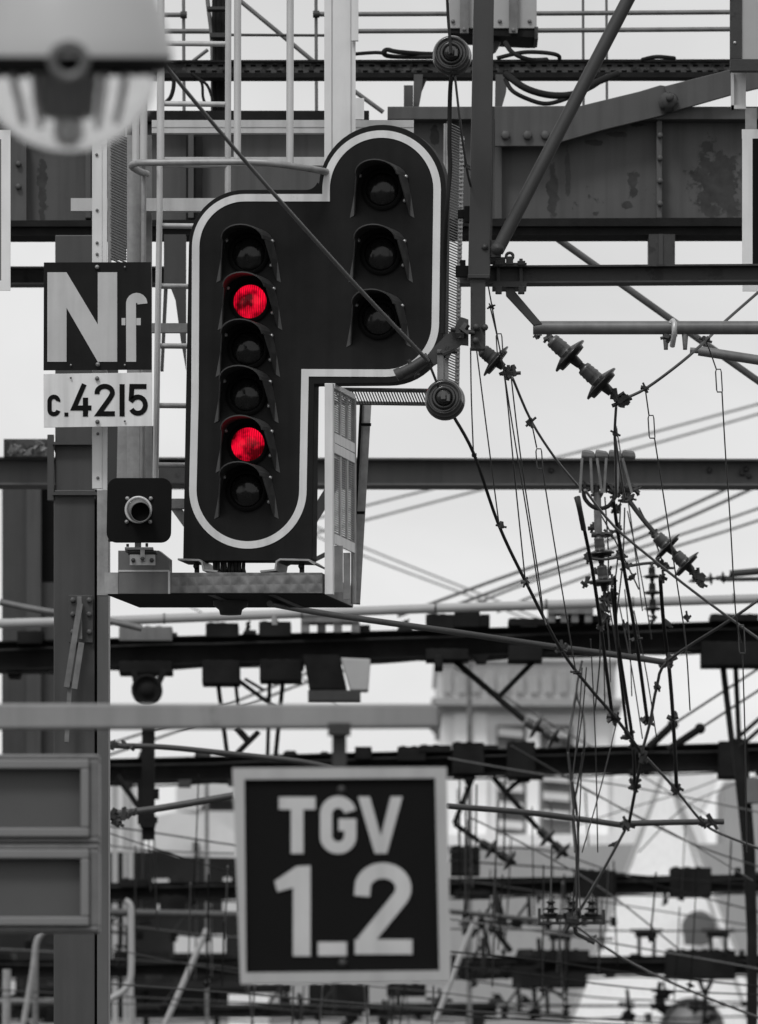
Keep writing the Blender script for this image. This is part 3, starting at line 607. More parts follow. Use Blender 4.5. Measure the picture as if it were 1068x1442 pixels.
# continuation of the dark beam left of the signal
solo('cross_bar', ibeam(MB(), -300, 375, 401, 262, 375, 400, 47, .14, 2.5), M['steel'], 'dark horizontal beam crossing behind the Nf plate at the left', 'beam')
ph = solo('horizontal_pipe', MB().T([(751, 461.5, 38.6), (1300, 461.5, 38.6)], 9.6, 24), M['pipe'], 'thick horizontal zinc pipe with open left end under the dark beam', 'pipe')
b = MB(); b.tube([at(945 + 5 * math.sin(math.pi * i / 8) * 0 + 0, 456 + 0, 38.5)] + [at(948, 452, 38.5), at(950, 455, 38.45), at(950, 470, 38.45), at(947, 487, 38.5)], .012, 8); b.build('u_bolt', M['alu'], ph)
for x in (938, 965):
    MB().lathe(at(x, 470, 38.6), at(x, 500, 38.6), [(0, .012), (.004, .014), (.06, .009), (.066, .009), (.066, 0)], 10).build('end_bolt', M['galvd'], ph)
b = MB(); b.clump(at(757, 473, 38.55), .012, 3); b.clump(at(942, 474, 38.55), .022, 3); b.build('pipe_fitting', M['steel'], ph)
solo('diagonal_pipe', MB().T([(700, 275, 47), (948, 452, 47), (1090, 552, 47)], 5.0, 14), M['pipe'], 'thin diagonal pipe passing behind the horizontal pipe', 'pipe')
solo('tapered_pipe', MB().T([(972, 493, 41), (985, 494, 41)], 4, 14).T([(984, 494, 41), (1100, 512, 41), (1200, 528, 41)], 7, 16), M['pipe'], 'short grey pipe with tapered end below the horizontal pipe at the right', 'pipe')

# ---------------------------------------------------------------- big plate girder
YG = 46.0
g_ = thing('plate_girder', 'huge grey plate girder with peeling paint crossing behind the mast and signal', 'girder', at(700, 330, YG))
MB().box(-400, 168, 1400, 308, YG, .12, .06).build('web', M['web'], g_)
b = MB(); b.prism([(-400, 155), (520, 155), (520, 170), (-400, 170)], YG, .02, .3).build('top_flange', M['flange'], g_)
MB().box(546, 150, 1400, 168, YG, 0, .3).build('top_flange', M['girder'], g_, bevel=.003)
b = MB(); b.prism([(-400, 312), (1400, 305), (1400, 318), (-400, 319)], YG, 0, .30); b.prism([(-400, 319), (1400, 318), (1400, 329), (-400, 331)], YG, .03, .26); b.build('bottom_flange', M['flange'], g_)
for x in (120, 265, 925, 1180): MB().box(x, 168, x + 8, 306, YG, .03, .09).build('stiffener', M['girder'], g_, bevel=.003)
MB().box(15, 196, 37, 312, YG, .03, .08).build('splice_strip', M['girder'], g_)
MB().box(262, 190, 285, 312, YG, .05, .03).build('dark_plate', M['flange'], g_)
for x in ((26, 230), (26, 262), (930, 190), (930, 222), (930, 254), (930, 286)): bolts(MB(), [x], 4.5, YG, .03, .02).build('rivet', M['girder'], g_)
b = MB(); b.box(697, 168, 707, 308, YG, .05, .06); b.build('stiffener', M['girder'], g_)
MB().box(914, 329, 951, 373, YG, .02, .2).build('stub_post', M['steel'], g_)
MB().box(928, 329, 934, 373, YG, .012, .01).build('stub_post', M['mast'], g_)


# cantilever arms bolted on the girder face
t = thing('girder_arm', 'long tapered steel arm bolted on the girder face and pinned to a second arm', 'arm', at(820, 200, YG - .05))
MB().prism([(697, 151), (818, 150), (900, 130), (930, 121), (948, 124), (956, 140), (950, 154), (932, 164), (850, 184), (770, 207), (697, 207)], YG, -.03, .03).build('lower_arm', M['girder'], t, bevel=.003)
MB().prism([(935, 124), (1030, 100), (1250, 48), (1250, 82), (1030, 136), (946, 160)], YG, -.065, .03).build('upper_arm', M['girder'], t, bevel=.003)
b = MB(); c = at(942, 143, YG - .1); b.lathe(c, c - Vector((0, 1, 0)), [(-.06, 14 * PX(46)), (.0, 14 * PX(46)), (.004, 11 * PX(46)), (.03, 10 * PX(46)), (.03, 0)], 20); bolts(b, [(942, 143)], 6, YG, -.13, .03); b.build('pivot_bolt', M['rusty'], t)
for x in (712, 743, 768): bolts(MB(), [(x, 192)], 7, YG, -.03, .02).build('bolt_head', M['girder'], t)

# ---------------------------------------------------------------- perforated cable trough beam, pipes and cabinet above the girder
YP = 47.0
t = thing('cable_trough', 'long rusty perforated trough beam above the girder with cables lying on it', 'beam', at(640, 108, YP))
b = MB(); b.prism([(100, 86), (1300, 84), (1300, 105), (100, 107)], YP, .04, .05); b.build('channel', M['rusty'], t)
b = MB(); b.prism([(100, 103), (1300, 101), (1300, 108.5), (100, 109)], YP, 0, .14).prism([(100, 84), (1300, 82), (1300, 85.5), (100, 87)], YP, .02, .12); b.build('lip', M['flange'], t)
b = MB()
for i in range(62):
    x = 262 + i * 15.2
    if 445 < x < 505: continue
    b.box(x, 89.5, x + 7, 92, YP, .036, .003); b.box(x + 6, 97.5, x + 13, 100, YP, .036, .003)
o = b.build('slot_row', M['hole'], t)
for x0, x1, x2 in ((583, 592, 603), (698, 711, 714)):
    MB().prism([(x0, 105), (x1 + 4, 105), (x1 + 2, 130), (x0 + 4, 168), (x0 - 1, 168)], YP, -.01, .03).prism([(x1, 105), (x2, 105), (x1 - 4, 142), (x1 - 6, 142)], YP, .03, .05).build('support_bracket', M['girder'], t)
MB().box(569, 120, 582, 166, YP - .1, 0, .03).build('support_bracket', M['girder'], t)
solo('cable_loop', MB().T([(640, 76, 46.9), (600, 76, 46.8), (560, 73, 46.7), (545, 70, 46.7), (541, 76, 46.7), (560, 80, 46.75), (645, 80, 46.8)], 3.4, 8, 5), M['wired'], 'doubled dark cable lying on the beam left of the upper disc insulator', 'cable')
solo('cable_loop', MB().T([(500, 76, 46.8), (530, 74, 46.8), (545, 76, 46.8)], 2.6, 8, 4), M['wired'], 'short dark cable beside the wide pale post', 'cable')
solo('cable_loop', MB().T([(712, 60, 46.8), (722, 74, 46.7), (745, 84, 46.7), (770, 84, 46.9)], 3.4, 8, 5).T([(700, 82, 46.7), (735, 74, 46.7), (765, 74, 46.7), (786, 78, 46.7), (788, 86, 46.8)], 3.0, 8, 5), M['wired'], 'dark cables dropping from the cabinet onto the trough beam', 'cable')
solo('cable_loop', MB().T([(712, 104, 46.7), (740, 124, 46.6), (775, 134, 46.6), (810, 132, 46.6), (840, 116, 46.7), (870, 104, 46.8)], 5.0, 10, 6), M['wired'], 'thick dark cable sagging below the trough beam', 'cable')
solo('cable_loop', MB().T([(712, 112, 46.7), (722, 128, 46.6), (745, 140, 46.6), (770, 146, 46.6), (800, 138, 46.6), (835, 122, 46.7), (856, 106, 46.8)], 3.2, 10, 6), M['wired'], 'thinner dark cable sagging lowest under the trough beam', 'cable')
solo('cable_loop', MB().T([(905, 84, 46.9), (925, 80, 46.8), (950, 82, 46.9)], 3, 8, 4), M['wired'], 'short dark cable end on the trough beam near the top right corner', 'cable')
solo('cable_loop', MB().T([(244, 100, 46.9), (245, 120, 46.9), (241, 136, 46.9), (234, 144, 46.9)], 3.0, 8, 5), M['wired'], 'dark cable curl hanging behind the ladder top', 'cable')
solo('cable_loop', MB().T([(270, 104, 46.9), (284, 116, 46.9), (286, 136, 46.9), (290, 148, 46.9)], 2.0, 8, 5).T([(275, 108, 46.9), (292, 120, 46.9), (300, 142, 46.9)], 2.0, 8, 5), M['wired'], 'pair of thin cables looping below the trough beam left of the cable riser', 'cable')
t = thing('cable_riser', 'black vertical bundle of cables rising behind the ladder', 'cable bundle', at(308, 150, 47.3))
for x, r in ((302, 4), (308, 5), (314, 4)):
    MB().T([(x + 2, -60, 47.2), (x, 50, 47.2), (x, 157, 47.2)], r, 10, 3).build('cable', M['wired'], t)
MB().T([(288, -60, 47.2), (293, 5, 47.2), (299, 60, 47.2), (300, 157, 47.2)], 3, 10, 3).build('cable', M['galvd'], t)
for q in ((292, 9, 318, 13), (296, 46, 319, 52)): MB().box(*q, 47.05, 0, .1).build('cable_clip', M['steel'], t)
t = thing('walkway_rail', 'grey tubular walkway railing along the top behind everything', 'railing', at(800, 150, 48))
for pts, r in (([(500, 20, 48), (760, 19, 48), (1040, 17, 48), (1300, 15, 48)], 3.4), ([(500, 44, 48), (760, 43, 48), (1040, 41, 48), (1300, 39, 48)], 3.4), ([(-300, 21, 48), (262, 21, 48)], 3.4), ([(-300, 44, 48), (300, 44, 48)], 3.6), ([(300, 49, 48), (470, 50, 48)], 2.0), ([(445, 20, 48), (470, 20, 48)], 3.6)):
    MB().T(pts, r, 10).build('rail', M['pipe'] if r > 3 else M['steel'], t)
for x, yb in ((259.5, 162), (446, 165), (822, 150), (855, 150)):
    o = MB().T([(x - 1, -60, 48), (x, yb, 48)], 2.4 if x < 800 else 1.9, 10).build('rail_post', M['pipe'], t)
for x, y in ((259.5, 21), (446, 20)): MB().T([(x - 5, y, 47.98), (x + 4, y, 47.98)], 5.2, 10).build('rail_clamp', M['steel'], t)
solo('diagonal_rail', MB().T([(325, -10, 48.5), (440, 85, 48.5), (540, 158, 48.5)], 3.2, 10), M['pipe'], 'grey diagonal tube descending behind the ladder towards the wide post', 'tube')
solo('diagonal_rail', MB().T([(272, 86, 48.2), (293, 70, 48.2)], 2.6, 8), M['pipe'], 'tiny slanted tube beside the black cable riser', 'tube')
t = thing('equipment_cabinet', 'pale cabinet with two strap bars and dark underside behind the mast top', 'cabinet', at(695, 54, YP))
MB().box(633, -90, 756, 40, YP, 0, .4).build('body', M['pipew'], t, bevel=.004)
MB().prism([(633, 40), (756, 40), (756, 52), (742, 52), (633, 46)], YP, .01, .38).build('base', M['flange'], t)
for x in (648, 717): MB().box(x, -90, x + 12, 48, YP, -.04, .035).build('strap', M['galvd'], t)
for q in [(638, 30), (704, 30), (746, 30)]: bolts(MB(), [q], 3, YP, 0, .01).build('bolt', M['galvd'], t)
for q in [(654, 43), (723, 44)]: bolts(MB(), [q], 3, YP, -.04, .01).build('bolt', M['galvd'], t)
b = MB(); b.prism([(694, 54), (706, 54), (699, 66), (694, 69)], YP, .1, .1).box(753, 38, 758, 55, YP, -.01, .3); b.build('base_fin', M['steel'], t)

# ---------------------------------------------------------------- disc insulators seen end-on and their guy wires
def axial(px, py, Y, r, label, dx, dy):
    c = at(px, py, Y); e = at(px + dx, py + dy, Y + .16); ax = (e - c).normalized(); k = r * PX(Y)
    t = thing('disc_insulator', label, 'insulator', c, group='round disc insulators on the guy wire')
    for i in (1, 0):
        o = c + ax * (.075 * i); s = 1.0 if i else .95
        MB().lathe(o, o + ax, [(-.012, .42 * k), (-.018, .56 * k * s), (-.010, .60 * k * s), (.004, .66 * k * s), (-.014, .80 * k * s), (-.014, .87 * k * s), (.0, .94 * k * s), (.012, k * s), (.022, .98 * k * s), (.03, .6 * k * s), (.06, .3 * k)], 48).build('disc', M['discg'], t)
        MB().lathe(o, o + ax, [(-.055, 0), (-.055, .22 * k), (-.04, .30 * k), (-.012, .40 * k), (.0, .42 * k)], 32).build('cap', M['discg' if 1 else 'porc'], t)
    b = MB(); b.wbox(c - ax * .06, .018, .03, .03); b.wbox(c - ax * .07 + Vector((.02, 0, -.01)), .012, .02, .026); b.build('pin', M['porc'], t)
    return t
axial(636, 75, 36.6, 28, 'round ribbed disc insulator at the top beside the mast', 2, 10)
axial(625.5, 560, 36.9, 28.5, 'round ribbed disc insulator below the wire sleeve and clamp', 3, 8)
wire([(629, -40, 36.6), (631, 20, 36.6), (635.5, 76, 36.5)], 2.2, 'dark wire entering the upper disc insulator from above', m='wired')
wire([(637, 100, 36.8), (634, 130, 36.8), (633, 200, 36.8), (634, 240, 36.8), (629, 300, 36.8), (626, 380, 36.9), (624, 470, 36.9)], 3.2, 'thick dark cable hanging from the upper disc insulator', m='wired', sub=5)
wire([(641, 108, 36.8), (648, 170, 36.8), (657, 235, 36.9), (663, 262, 37)], 1.8, 'thin wire from the upper disc insulator to the mast', clamps=[(658, 236, 36.9)])
wire([(215, 60, 33.5), (238, 98, 33.8), (350, 232, 34.8), (500, 400, 36.2), (603, 508, 36.9)], 2.9, 'long guy wire crossing diagonally in front of the black signal', m='guy', seg=10)
wire([(603, 508, 36.9), (622, 556, 36.9)], 1.9, 'short wire from the sleeve to the lower disc insulator', m='wired')

# ---------------------------------------------------------------- insulator strings near the signal
insulator((772, 474, 38.8), (876, 566, 38.8), 29.5, 'two disc insulator string hanging from the open end of the horizontal pipe')
insulator((676, 490, 38.9), (720, 526, 38.9), 27, 'single disc insulator with a bolted clamp at the foot of the mast', n=1, cap='steel')
insulator((922, 752, 45), (984, 812, 45), 25, 'two disc insulator string below right of the bundle on the grey beam')
insulator((843, 752, 45), (853, 846, 45), 20, 'upright insulator string hanging under the vertical tube of the bundle')
wire([(884, 702, 45), (903, 728, 45), (924, 753, 45)], 3.6, 'dark rod leading down to the right hand insulator string', m='steel')
wire([(868, 572, 39), (866, 608, 39.4), (867, 640, 39.8), (868, 700, 40.5)], 2.0, 'straight hanger wire below the two disc insulator string', clamps=[(867, 610, 39.4, 5)], m='wire')
wire([(866, 610, 39.4), (872, 650, 40.2), (880, 700, 41)], 1.5, 'second thin hanger leaning right below the two disc insulator string')

# ---------------------------------------------------------------- catenary wires of the near tracks
wire([(878, 562, 39), (910, 547, 39), (960, 510, 39), (995, 479, 39.2), (1022, 452, 39.6), (1100, 384, 40)], 2.2, 'messenger wire rising right from the insulator string', clamps=[(909, 546, 39, 5), (994, 479, 39.2, 6)])
def loop_link(mb, x, y0, y1, Y, w=4.0, lean=1.5):
    pts = [(x - w, y0 + 4, Y), (x - w + 1, y0, Y), (x + w - 1, y0, Y), (x + w, y0 + 4, Y), (x + w + lean, y1 - 2, Y), (x + w + lean, y1, Y), (x - w + lean + 1, y1, Y), (x - w + lean, y1 - 3, Y), (x - w, y0 + 4, Y)]
    mb.T(pts, 1.0, 6)
def dropper(pts, label, r=1.0, loop=None, clamps=(), m='wire', cr=4.0):
    o = wire(pts, r, label, 'thin dropper wires of the catenary', m, clamps, cr, 'dropper_wire', 3, 'dropper wire', 6)
    if loop:
        b = MB(); loop_link(b, *loop); b.build('loop', M[m], o)
    return o
dropper([(909, 548, 39), (914, 584, 39.2)], 'dropper wire left of the pipe clamp, upper piece', loop=(917, 585, 617, 39.2))
dropper([(922, 617, 39.2), (938, 720, 40), (955, 830, 41), (966, 905, 42), (972, 1000, 43)], 'dropper wire left of the pipe clamp, long lower piece')
dropper([(995, 482, 39.2), (1001, 497, 39.3), (1009, 520, 39.3)], 'dropper wire under the tapered pipe, upper piece', loop=(1012, 520, 552, 39.4))
dropper([(1017, 552, 39.4), (1022, 640, 40), (1029, 740, 41), (1036, 860, 42), (1044, 905, 42.2)], 'dropper wire under the tapered pipe, long lower piece', loop=(1044, 880, 920, 42.2))
dropper([(1046, 920, 42.2), (1050, 1060, 44), (1052, 1200, 46)], 'dropper wire close to the right edge, lowest piece')
dropper([(663, 490, 37.2), (664, 560, 37.5), (667, 638, 38)], 'vertical dropper from the mast foot to the sloping wire', clamps=[(668, 640, 38)])
dropper([(671, 490, 37.2), (685, 600, 38), (703, 738, 39)], 'leaning dropper just right of the mast foot', clamps=[(706, 741, 39, 5)])
dropper([(687, 398, 37.3), (700, 470, 37.4), (712, 540, 37.8), (725, 670, 38.4), (740, 818, 39)], 'dropper from the clamp down to the sloping wire', clamps=[(740, 820, 39, 5), (692, 432, 37.3)])
dropper([(690, 430, 37.3), (706, 500, 37.5), (722, 600, 38), (745, 740, 39), (762, 850, 40), (770, 880, 40)], 'dropper crossing behind the single disc insulator', loop=(703, 470, 500, 37.5))
dropper([(749, 596, 40), (756, 630, 40.2)], 'short dropper under the star shaped clamp', loop=(759, 632, 660, 40.2))
dropper([(764, 660, 40.2), (780, 760, 41), (795, 850, 42), (811, 945, 43)], 'long dropper below the short loop link', clamps=[(811, 947, 43, 5)])
dropper([(720, 530, 39.3), (733, 640, 39.6), (757, 800, 40.5), (765, 860, 41)], 'faint dropper left of the long loop dropper')
wire([(640, 588, 37), (668, 640, 38), (703, 740, 39.3), (742, 822, 41), (790, 914, 43), (830, 968, 44.5), (868, 1012, 46), (905, 1062, 48)], 2.4, 'long wire sloping down right from the lower disc insulator', m='wired', clamps=[(790, 914, 43, 6), (868, 1012, 46, 6)], sub=5)
wire([(722, 532, 39.3), (748, 592, 40), (782, 645, 41), (814, 684, 42)], 1.9, 'messenger wire from the single disc insulator down to the bundle', clamps=[(748, 594, 40, 6)])
wire([(824, 690, 42), (866, 742, 42.5), (930, 796, 43), (1000, 850, 43.5), (1100, 922, 44)], 2.0, 'pale wire sloping down right past the insulators', m='wirep', clamps=[(924, 790, 43, 5)])
wire([(1100, 822, 44), (1030, 872, 44), (942, 930, 44.5), (925, 968, 45), (915, 1020, 46), (903, 1062, 48)], 2.2, 'dark wire descending left from the right edge to the wire knot', clamps=[(926, 967, 45, 5), (942, 930, 44.5, 7)], m='wire')
wire([(905, 1062, 48), (896, 1108, 49), (886, 1160, 50)], 2.4, 'short thick wire hanging below the wire knot', m='wired', clamps=[(893, 1108, 49, 6), (904, 1062, 48, 9), (884, 1162, 50, 7)])
wire([(910, 1066, 48), (952, 1112, 49), (992, 1160, 50), (1030, 1180, 51), (1100, 1206, 52)], 2.0, 'wire running down right from the wire knot', m='wire', clamps=[(953, 1112, 49, 6), (990, 1158, 50, 6)])
wire([(880, 1170, 50), (850, 1225, 52), (815, 1285, 54)], 2.2, 'wire falling left from the end of the horizontal rod', clamps=[(864, 1188, 51, 5)])
for i, (pts, r) in enumerate([([(815, 700, 43), (822, 740, 43.2), (834, 800, 43.5), (846, 880, 44), (855, 950, 45), (863, 1012, 46)], 2.6),
                              ([(864, 705, 43), (872, 760, 43.3), (884, 830, 44), (896, 900, 45), (912, 1016, 46.5)], 2.6),
                              ([(862, 830, 44), (870, 900, 45), (882, 980, 46), (892, 1050, 48), (894, 1104, 49)], 2.6),
                              ([(930, 815, 44), (935, 880, 44.5), (942, 935, 45), (948, 1010, 47), (953, 1108, 49)], 2.8),
                              ([(866, 812, 44), (868, 880, 44.5), (874, 950, 46), (884, 1035, 47.5)], 2.2)]):
    o = wire(pts, r, ['thick dark hanger leftmost below the bundle', 'thick dark hanger in the middle below the bundle', 'dark hanger passing behind the middle one to the wire knot', 'dark hanger at the right ending beside the wire knot', 'dark hanger between left and middle hangers'][i], 'dark hangers below the bundle', 'wired',
         [(pts[-1][0], pts[-1][1], pts[-1][2], 7)] + ([(pts[3][0], pts[3][1], pts[3][2], 6)]), 6, 'hanger_wire')
for i, (x0, y0, x1, y1) in enumerate([(852, 850, 860, 960), (858, 850, 880, 1012), (872, 850, 905, 1040), (845, 860, 852, 1000), (880, 830, 890, 980), (893, 860, 925, 1040), (868, 600, 905, 860), (884, 720, 918, 900), (820, 940, 806, 1100), (826, 940, 812, 1060), (806, 1100, 812, 1290), (832, 900, 842, 1200), (800, 1060, 818, 1290), (820, 1060, 806, 1290), (870, 1012, 820, 1200)]):
    dropper([(x0, y0, 46), ((x0 + x1) / 2 + 2, (y0 + y1) / 2, 46.5), (x1, y1, 47)], 'very thin dropper wire among the dark hangers right of centre', r=.9, m='wire' if i % 2 else 'wirep')
wire([(812, 975, 52), (806, 1010, 52), (800, 1060, 52), (814, 1160, 53), (812, 1280, 54)], 2.0, 'slack wire curving down to the insulator table')
wire([(820, 930, 52), (812, 975, 52), (822, 1010, 52), (822, 1060, 52), (808, 1140, 53), (810, 1200, 53)], 1.6, 'second slack wire crossing the first above the insulator table')
# steady arms and registration pipes
wire([(380, 850, 40), (470, 866, 42), (640, 890, 44), (760, 908, 45), (880, 924, 46), (944, 934, 46.5)], 4.4, 'long dark steady tube running right from under the platform', m='steel', clamps=[(792, 912, 45, 7), (941, 932, 46.5, 9)], cat='tube', name='steady_tube', seg=12)
wire([(630, 1135, 50), (760, 1146, 50.5), (884, 1163, 51)], 4.2, 'grey steady tube right of the TGV board', m='colm', cat='tube', name='steady_tube', seg=12)
wire([(876, 1160, 50), (950, 1158, 50), (1020, 1157, 50)], 4.2, 'short horizontal grey rod with end clamps at the right', m='colm', clamps=[(882, 1160, 49.9, 7), (1004, 1157, 49.9, 8)], cat='rod', name='steady_rod', seg=12)
wire([(150, 1050, 55), (230, 1052, 55), (330, 1062, 55), (420, 1072, 55), (470, 1082, 55)], 4.0, 'grey tube leaving the column towards the top of the TGV board', m='mast', cat='tube', name='steady_tube', clamps=[(160, 1050, 55, 7), (175, 1050, 55, 6), (186, 1052, 55, 5)], seg=12)
wire([(150, 1147, 55), (220, 1139, 55), (330, 1120, 55)], 5.0, 'grey tube rising from the column behind the TGV board', m='colm', cat='tube', name='steady_tube', clamps=[(160, 1146, 54.9, 8), (172, 1148, 54.9, 8), (186, 1146, 54.9, 6), (165, 1158, 54.9, 7)], seg=12)
wire([(0, 848, 60), (60, 860, 60), (150, 874, 60), (200, 885, 60)], 5, 'grey tube slanting down behind the left column', m='pipe', cat='tube', name='steady_tube')

# ---------------------------------------------------------------- main column at the left
YC = 43.0
t = thing('gantry_pillar', 'tall grey box column behind the Nf plate running down the left side', 'column', at(110, tz(YC), YC))
MB().box(78, 331, 133, 700, YC, .0, .4).build('upper_shaft', M['colm'], t, bevel=.004)
MB().box(76, 690, 134, tz(YC), YC - .02, 0, .44).build('lower_shaft', M['colm'], t, bevel=.004)
MB().box(137, 700, 153, tz(YC), YC - .04, 0, .3).build('edge_flange', M['cold'], t, bevel=.003)
MB().box(134, 690, 137, tz(YC), YC + .05, 0, .3).build('dark_gap', M['flange'], t)
for y in (622, 693): MB().box(74, y, 137, y + 4, YC - .05, 0, .5).build('band', M['colm'], t)
MB().box(67, 612, 76, 704, YC - .03, 0, .05).build('side_lug', M['colm'], t)
p = MB().box(97, 838, 131, 905, YC - .045, 0, .012).build('gusset_plate', M['colm'], t, bevel=.002)
for q in [(103, 845), (126, 845), (103, 865), (126, 865), (103, 890), (126, 890)]: bolts(MB(), [q], 4, YC - .045, 0, .012).build('bolt', M['cold'], p)
MB().bar(at(113, 850, YC - .1), at(94, 968, YC - .12), .026, .015).bar(at(115, 905, YC - .13), at(105, 970, YC - .14), .026, .015).build('tie_bar', M['galvd'], t)
MB().bar(at(112, 840, YC - .08), at(113, 900, YC - .09), .02, .015).bar(at(99, 960, YC - .1), at(94, 1045, YC - .12), .02, .015).build('tie_bar', M['galvd'], t)

# ================================================================ gantries receding down the line
def post(P_, x, y0, w_, Y, mt, name='post'):
    MB().box(x - w_ / 2, y0, x + w_ / 2, tz(Y) + 3, Y, .02, .28).build(name, M[mt], P_)
def gantry(label, Y, L, Rr, mt, blocks=(), struts=(), fl=2.5, grey=()):
    t = thing('gantry', label, 'gantry', at(534, (L[2] + Rr[2]) / 2, Y))
    ibeam(MB(), L[0], L[1], L[2], Rr[0], Rr[1], Rr[2], Y, .32, fl).build('beam', M[mt], t)
    post(t, L[0] + 30, L[1], 26, Y, mt); post(t, Rr[0] - 30, Rr[1], 26, Y, mt)
    for i, (x0, y0, x1, y1) in enumerate(blocks):
        b = MB(); b.box(x0, y0, x1, y1, Y, -.05 - .004 * i, .42)
        if x1 - x0 > 30:
            for k in range(int((x1 - x0) / 16)): b.box(x0 + 4 + 16 * k, y0 - 2, x0 + 12 + 16 * k, y0, Y, 0, .2)
        b.build('clamp_block', M['far' if i not in grey else 'sheet'], t, bevel=.01)
    rq = random.Random(int(Y)); sl_ = (Rr[1] - L[1]) / (Rr[0] - L[0]); sb = (Rr[2] - L[2]) / (Rr[0] - L[0])
    for i in range(26 if mt == 'far' else 8):
        x = rq.uniform(-40, 1110); up = rq.random() < .5; yb = (L[1] + sl_ * (x - L[0])) if up else (L[2] + sb * (x - L[0])); h = rq.uniform(3, 11); ww = rq.uniform(5, 26)
        y0, y1 = (yb - h, yb + 1) if up else (yb - 1, yb + h)
        c = rq.uniform(0, ww * .3); MB().prism([(x, y0), (x + ww, y0 + rq.uniform(-2, 2)), (x + ww - c, y1), (x + c, y1)] if not up else [(x + c, y0), (x + ww - c, y0), (x + ww, y1), (x, y1)], Y, rq.uniform(-.1, .1), rq.uniform(.1, .3)).build('fitting', M[rq.choice(['far', 'far', 'far2', 'steel'])], t)
        if rq.random() < .3: MB().clump(at(x + ww / 2, y1 + 4 if not up else y0 - 3, Y), 4.5 * PX(Y), 4, i + 1).build('clamp', M['far'], t)
    ym = lambda x, f: (L[1] + sl_ * (x - L[0])) * (1 - f) + (L[2] + sb * (x - L[0])) * f
    MB().T([(x, ym(x, .3) + rq.uniform(-1, 1), Y - .02) for x in range(-60, 1180, 60)], 1.8, 6, 2).build('conduit', M['far2'], t)
    MB().T([(x, ym(x, 1.0) + 3 + 3 * abs(math.sin(x / 47)), Y - .04) for x in range(-60, 1180, 24)], 1.3, 6).build('slung_cable', M['far'], t)
    for (xa, ya, xb, yb, r) in struts: MB().T([(xa, ya, Y + .1), (xb, yb, Y + .1)], r, 8).build('strut', M[mt], t)
    return t
# grey beam behind the signal
t = thing('gantry', 'long grey steel gantry beam level with the platform guard', 'gantry', at(534, 681, 60))
ibeam(MB(), -500, 642, 682, 1500, 647, 684, 60, .3, 2.6).build('beam', M['beam'], t)
post(t, -460, 645, 30, 60, 'beam'); post(t, 1460, 645, 30, 60, 'beam')
MB().box(222, 655, 264, 681, 60, -.02, .1).build('dark_beam_patch', M['steel'], t)  # darker area over the lower part of the beam
for q in [(777, 660), (1000, 660), (1052, 658), (1046, 664), (1056, 668)]: bolts(MB(), [q], 4, 60, .12, .02).build('bolt', M['steel'], t)
t = thing('beam_clutter_tray', 'low dark tray of rubble shapes on the grey beam at the left edge', 'tray', at(36, 642, 59.9))
b = MB(); b.box(5, 617, 70, 642, 59.9, .05, .2); b.build('tray', M['rusty'], t)
for x, y, r in ((16, 634, 5), (28, 631, 6), (40, 636, 5), (55, 626, 6), (63, 634, 5)): MB().clump(at(x, y, 59.85), r * PX(60), 4).build('lump', M['galvd'], t)
t = thing('hanging_cabinet', 'tall dark hanging steel housing left of the grey column', 'housing', at(38, 1065, 80.4))
MB().box(3, 655, 38, 1065, 80.4, 0, .3).build('left_leaf', M['mast'], t)
MB().box(38, 655, 58, 1065, 80.4, -.06, .36).build('middle_rib', M['colm'], t)
MB().box(58, 655, 80, 820, 80.5, 0, .2).build('right_leaf', M['matt'], t)
MB().box(58, 820, 80, 1065, 80.45, 0, .2).build('right_leaf', M['mast'], t)
# bundle of rolls on the grey beam
t = thing('cable_roll_bundle', 'cluster of rolled weights strapped over the grey beam with a hanging ring loop', 'bundle', at(856, 700, 45))
for i in range(4):
    x = 820 + i * 19
    MB().prism([(x, 633), (x + 17, 636), (x + 19, 646), (x - 1, 645)], 45, -.02, .14).build('roll', M['sheet'], t, bevel=.01)
b = MB()
for x, x2 in ((820, 817), (832, 834), (841, 848), (854, 851), (872, 869), (877, 890)): b.bar(at(x, 645, 44.95), at(x2, 694, 44.95), .012, .008)
b.build('strap', M['galvd'], t)
b = MB()
for x, y, r in ((822, 686, 6), (836, 688, 7), (850, 684, 7), (862, 690, 7), (874, 686, 7), (884, 692, 8), (895, 690, 6), (880, 704, 6), (868, 697, 6), (843, 694, 7), (889, 702, 5)): b.clump(at(x, y, 45), r * PX(45), 4)
b.T([(815, 682, 45), (898, 686, 45)], 3, 8); b.build('clamp_cluster', M['steel'], t)
MB().T([(822, 690, 44.9), (824, 702, 44.9), (834, 713, 44.9), (846, 716, 44.9), (858, 712, 44.9), (866, 700, 44.9), (867, 690, 44.9)], 3, 10, 5).build('ring_loop', M['wired'], t)
MB().T([(841, 694, 45), (843, 752, 45)], 5.5, 14).build('drop_tube', M['galvd'], t)
b = MB(); b.T([(833, 753, 45), (853, 753, 45)], 4, 10); b.build('tube_clamp', M['steel'], t)
wire([(812, 700, 42.9), (816, 715, 42.9), (822, 745, 43)], 4.0, 'thick sleeve at the top of the leftmost hanger', m='steel')
for i, (pts) in enumerate([[(828, 785, 44.9), (848, 788, 44.9), (875, 784, 44.9)], [(882, 798, 45), (905, 794, 45), (930, 792, 45)], [(826, 820, 44.9), (862, 818, 44.9)], [(858, 752, 44.8), (872, 745, 44.8)]]):
    wire(pts, 2.2, ['short spacer rod crossing the upright insulator', 'short dark rod left of the pale insulator string', 'lower spacer rod across the upright insulator', 'tiny rod beside the vertical tube clamp'][i], m='steel', clamps=[(pts[0][0], pts[0][1], pts[0][2], 6), (pts[-1][0], pts[-1][1], pts[-1][2], 6)], cat='rod', name='spacer_rod')

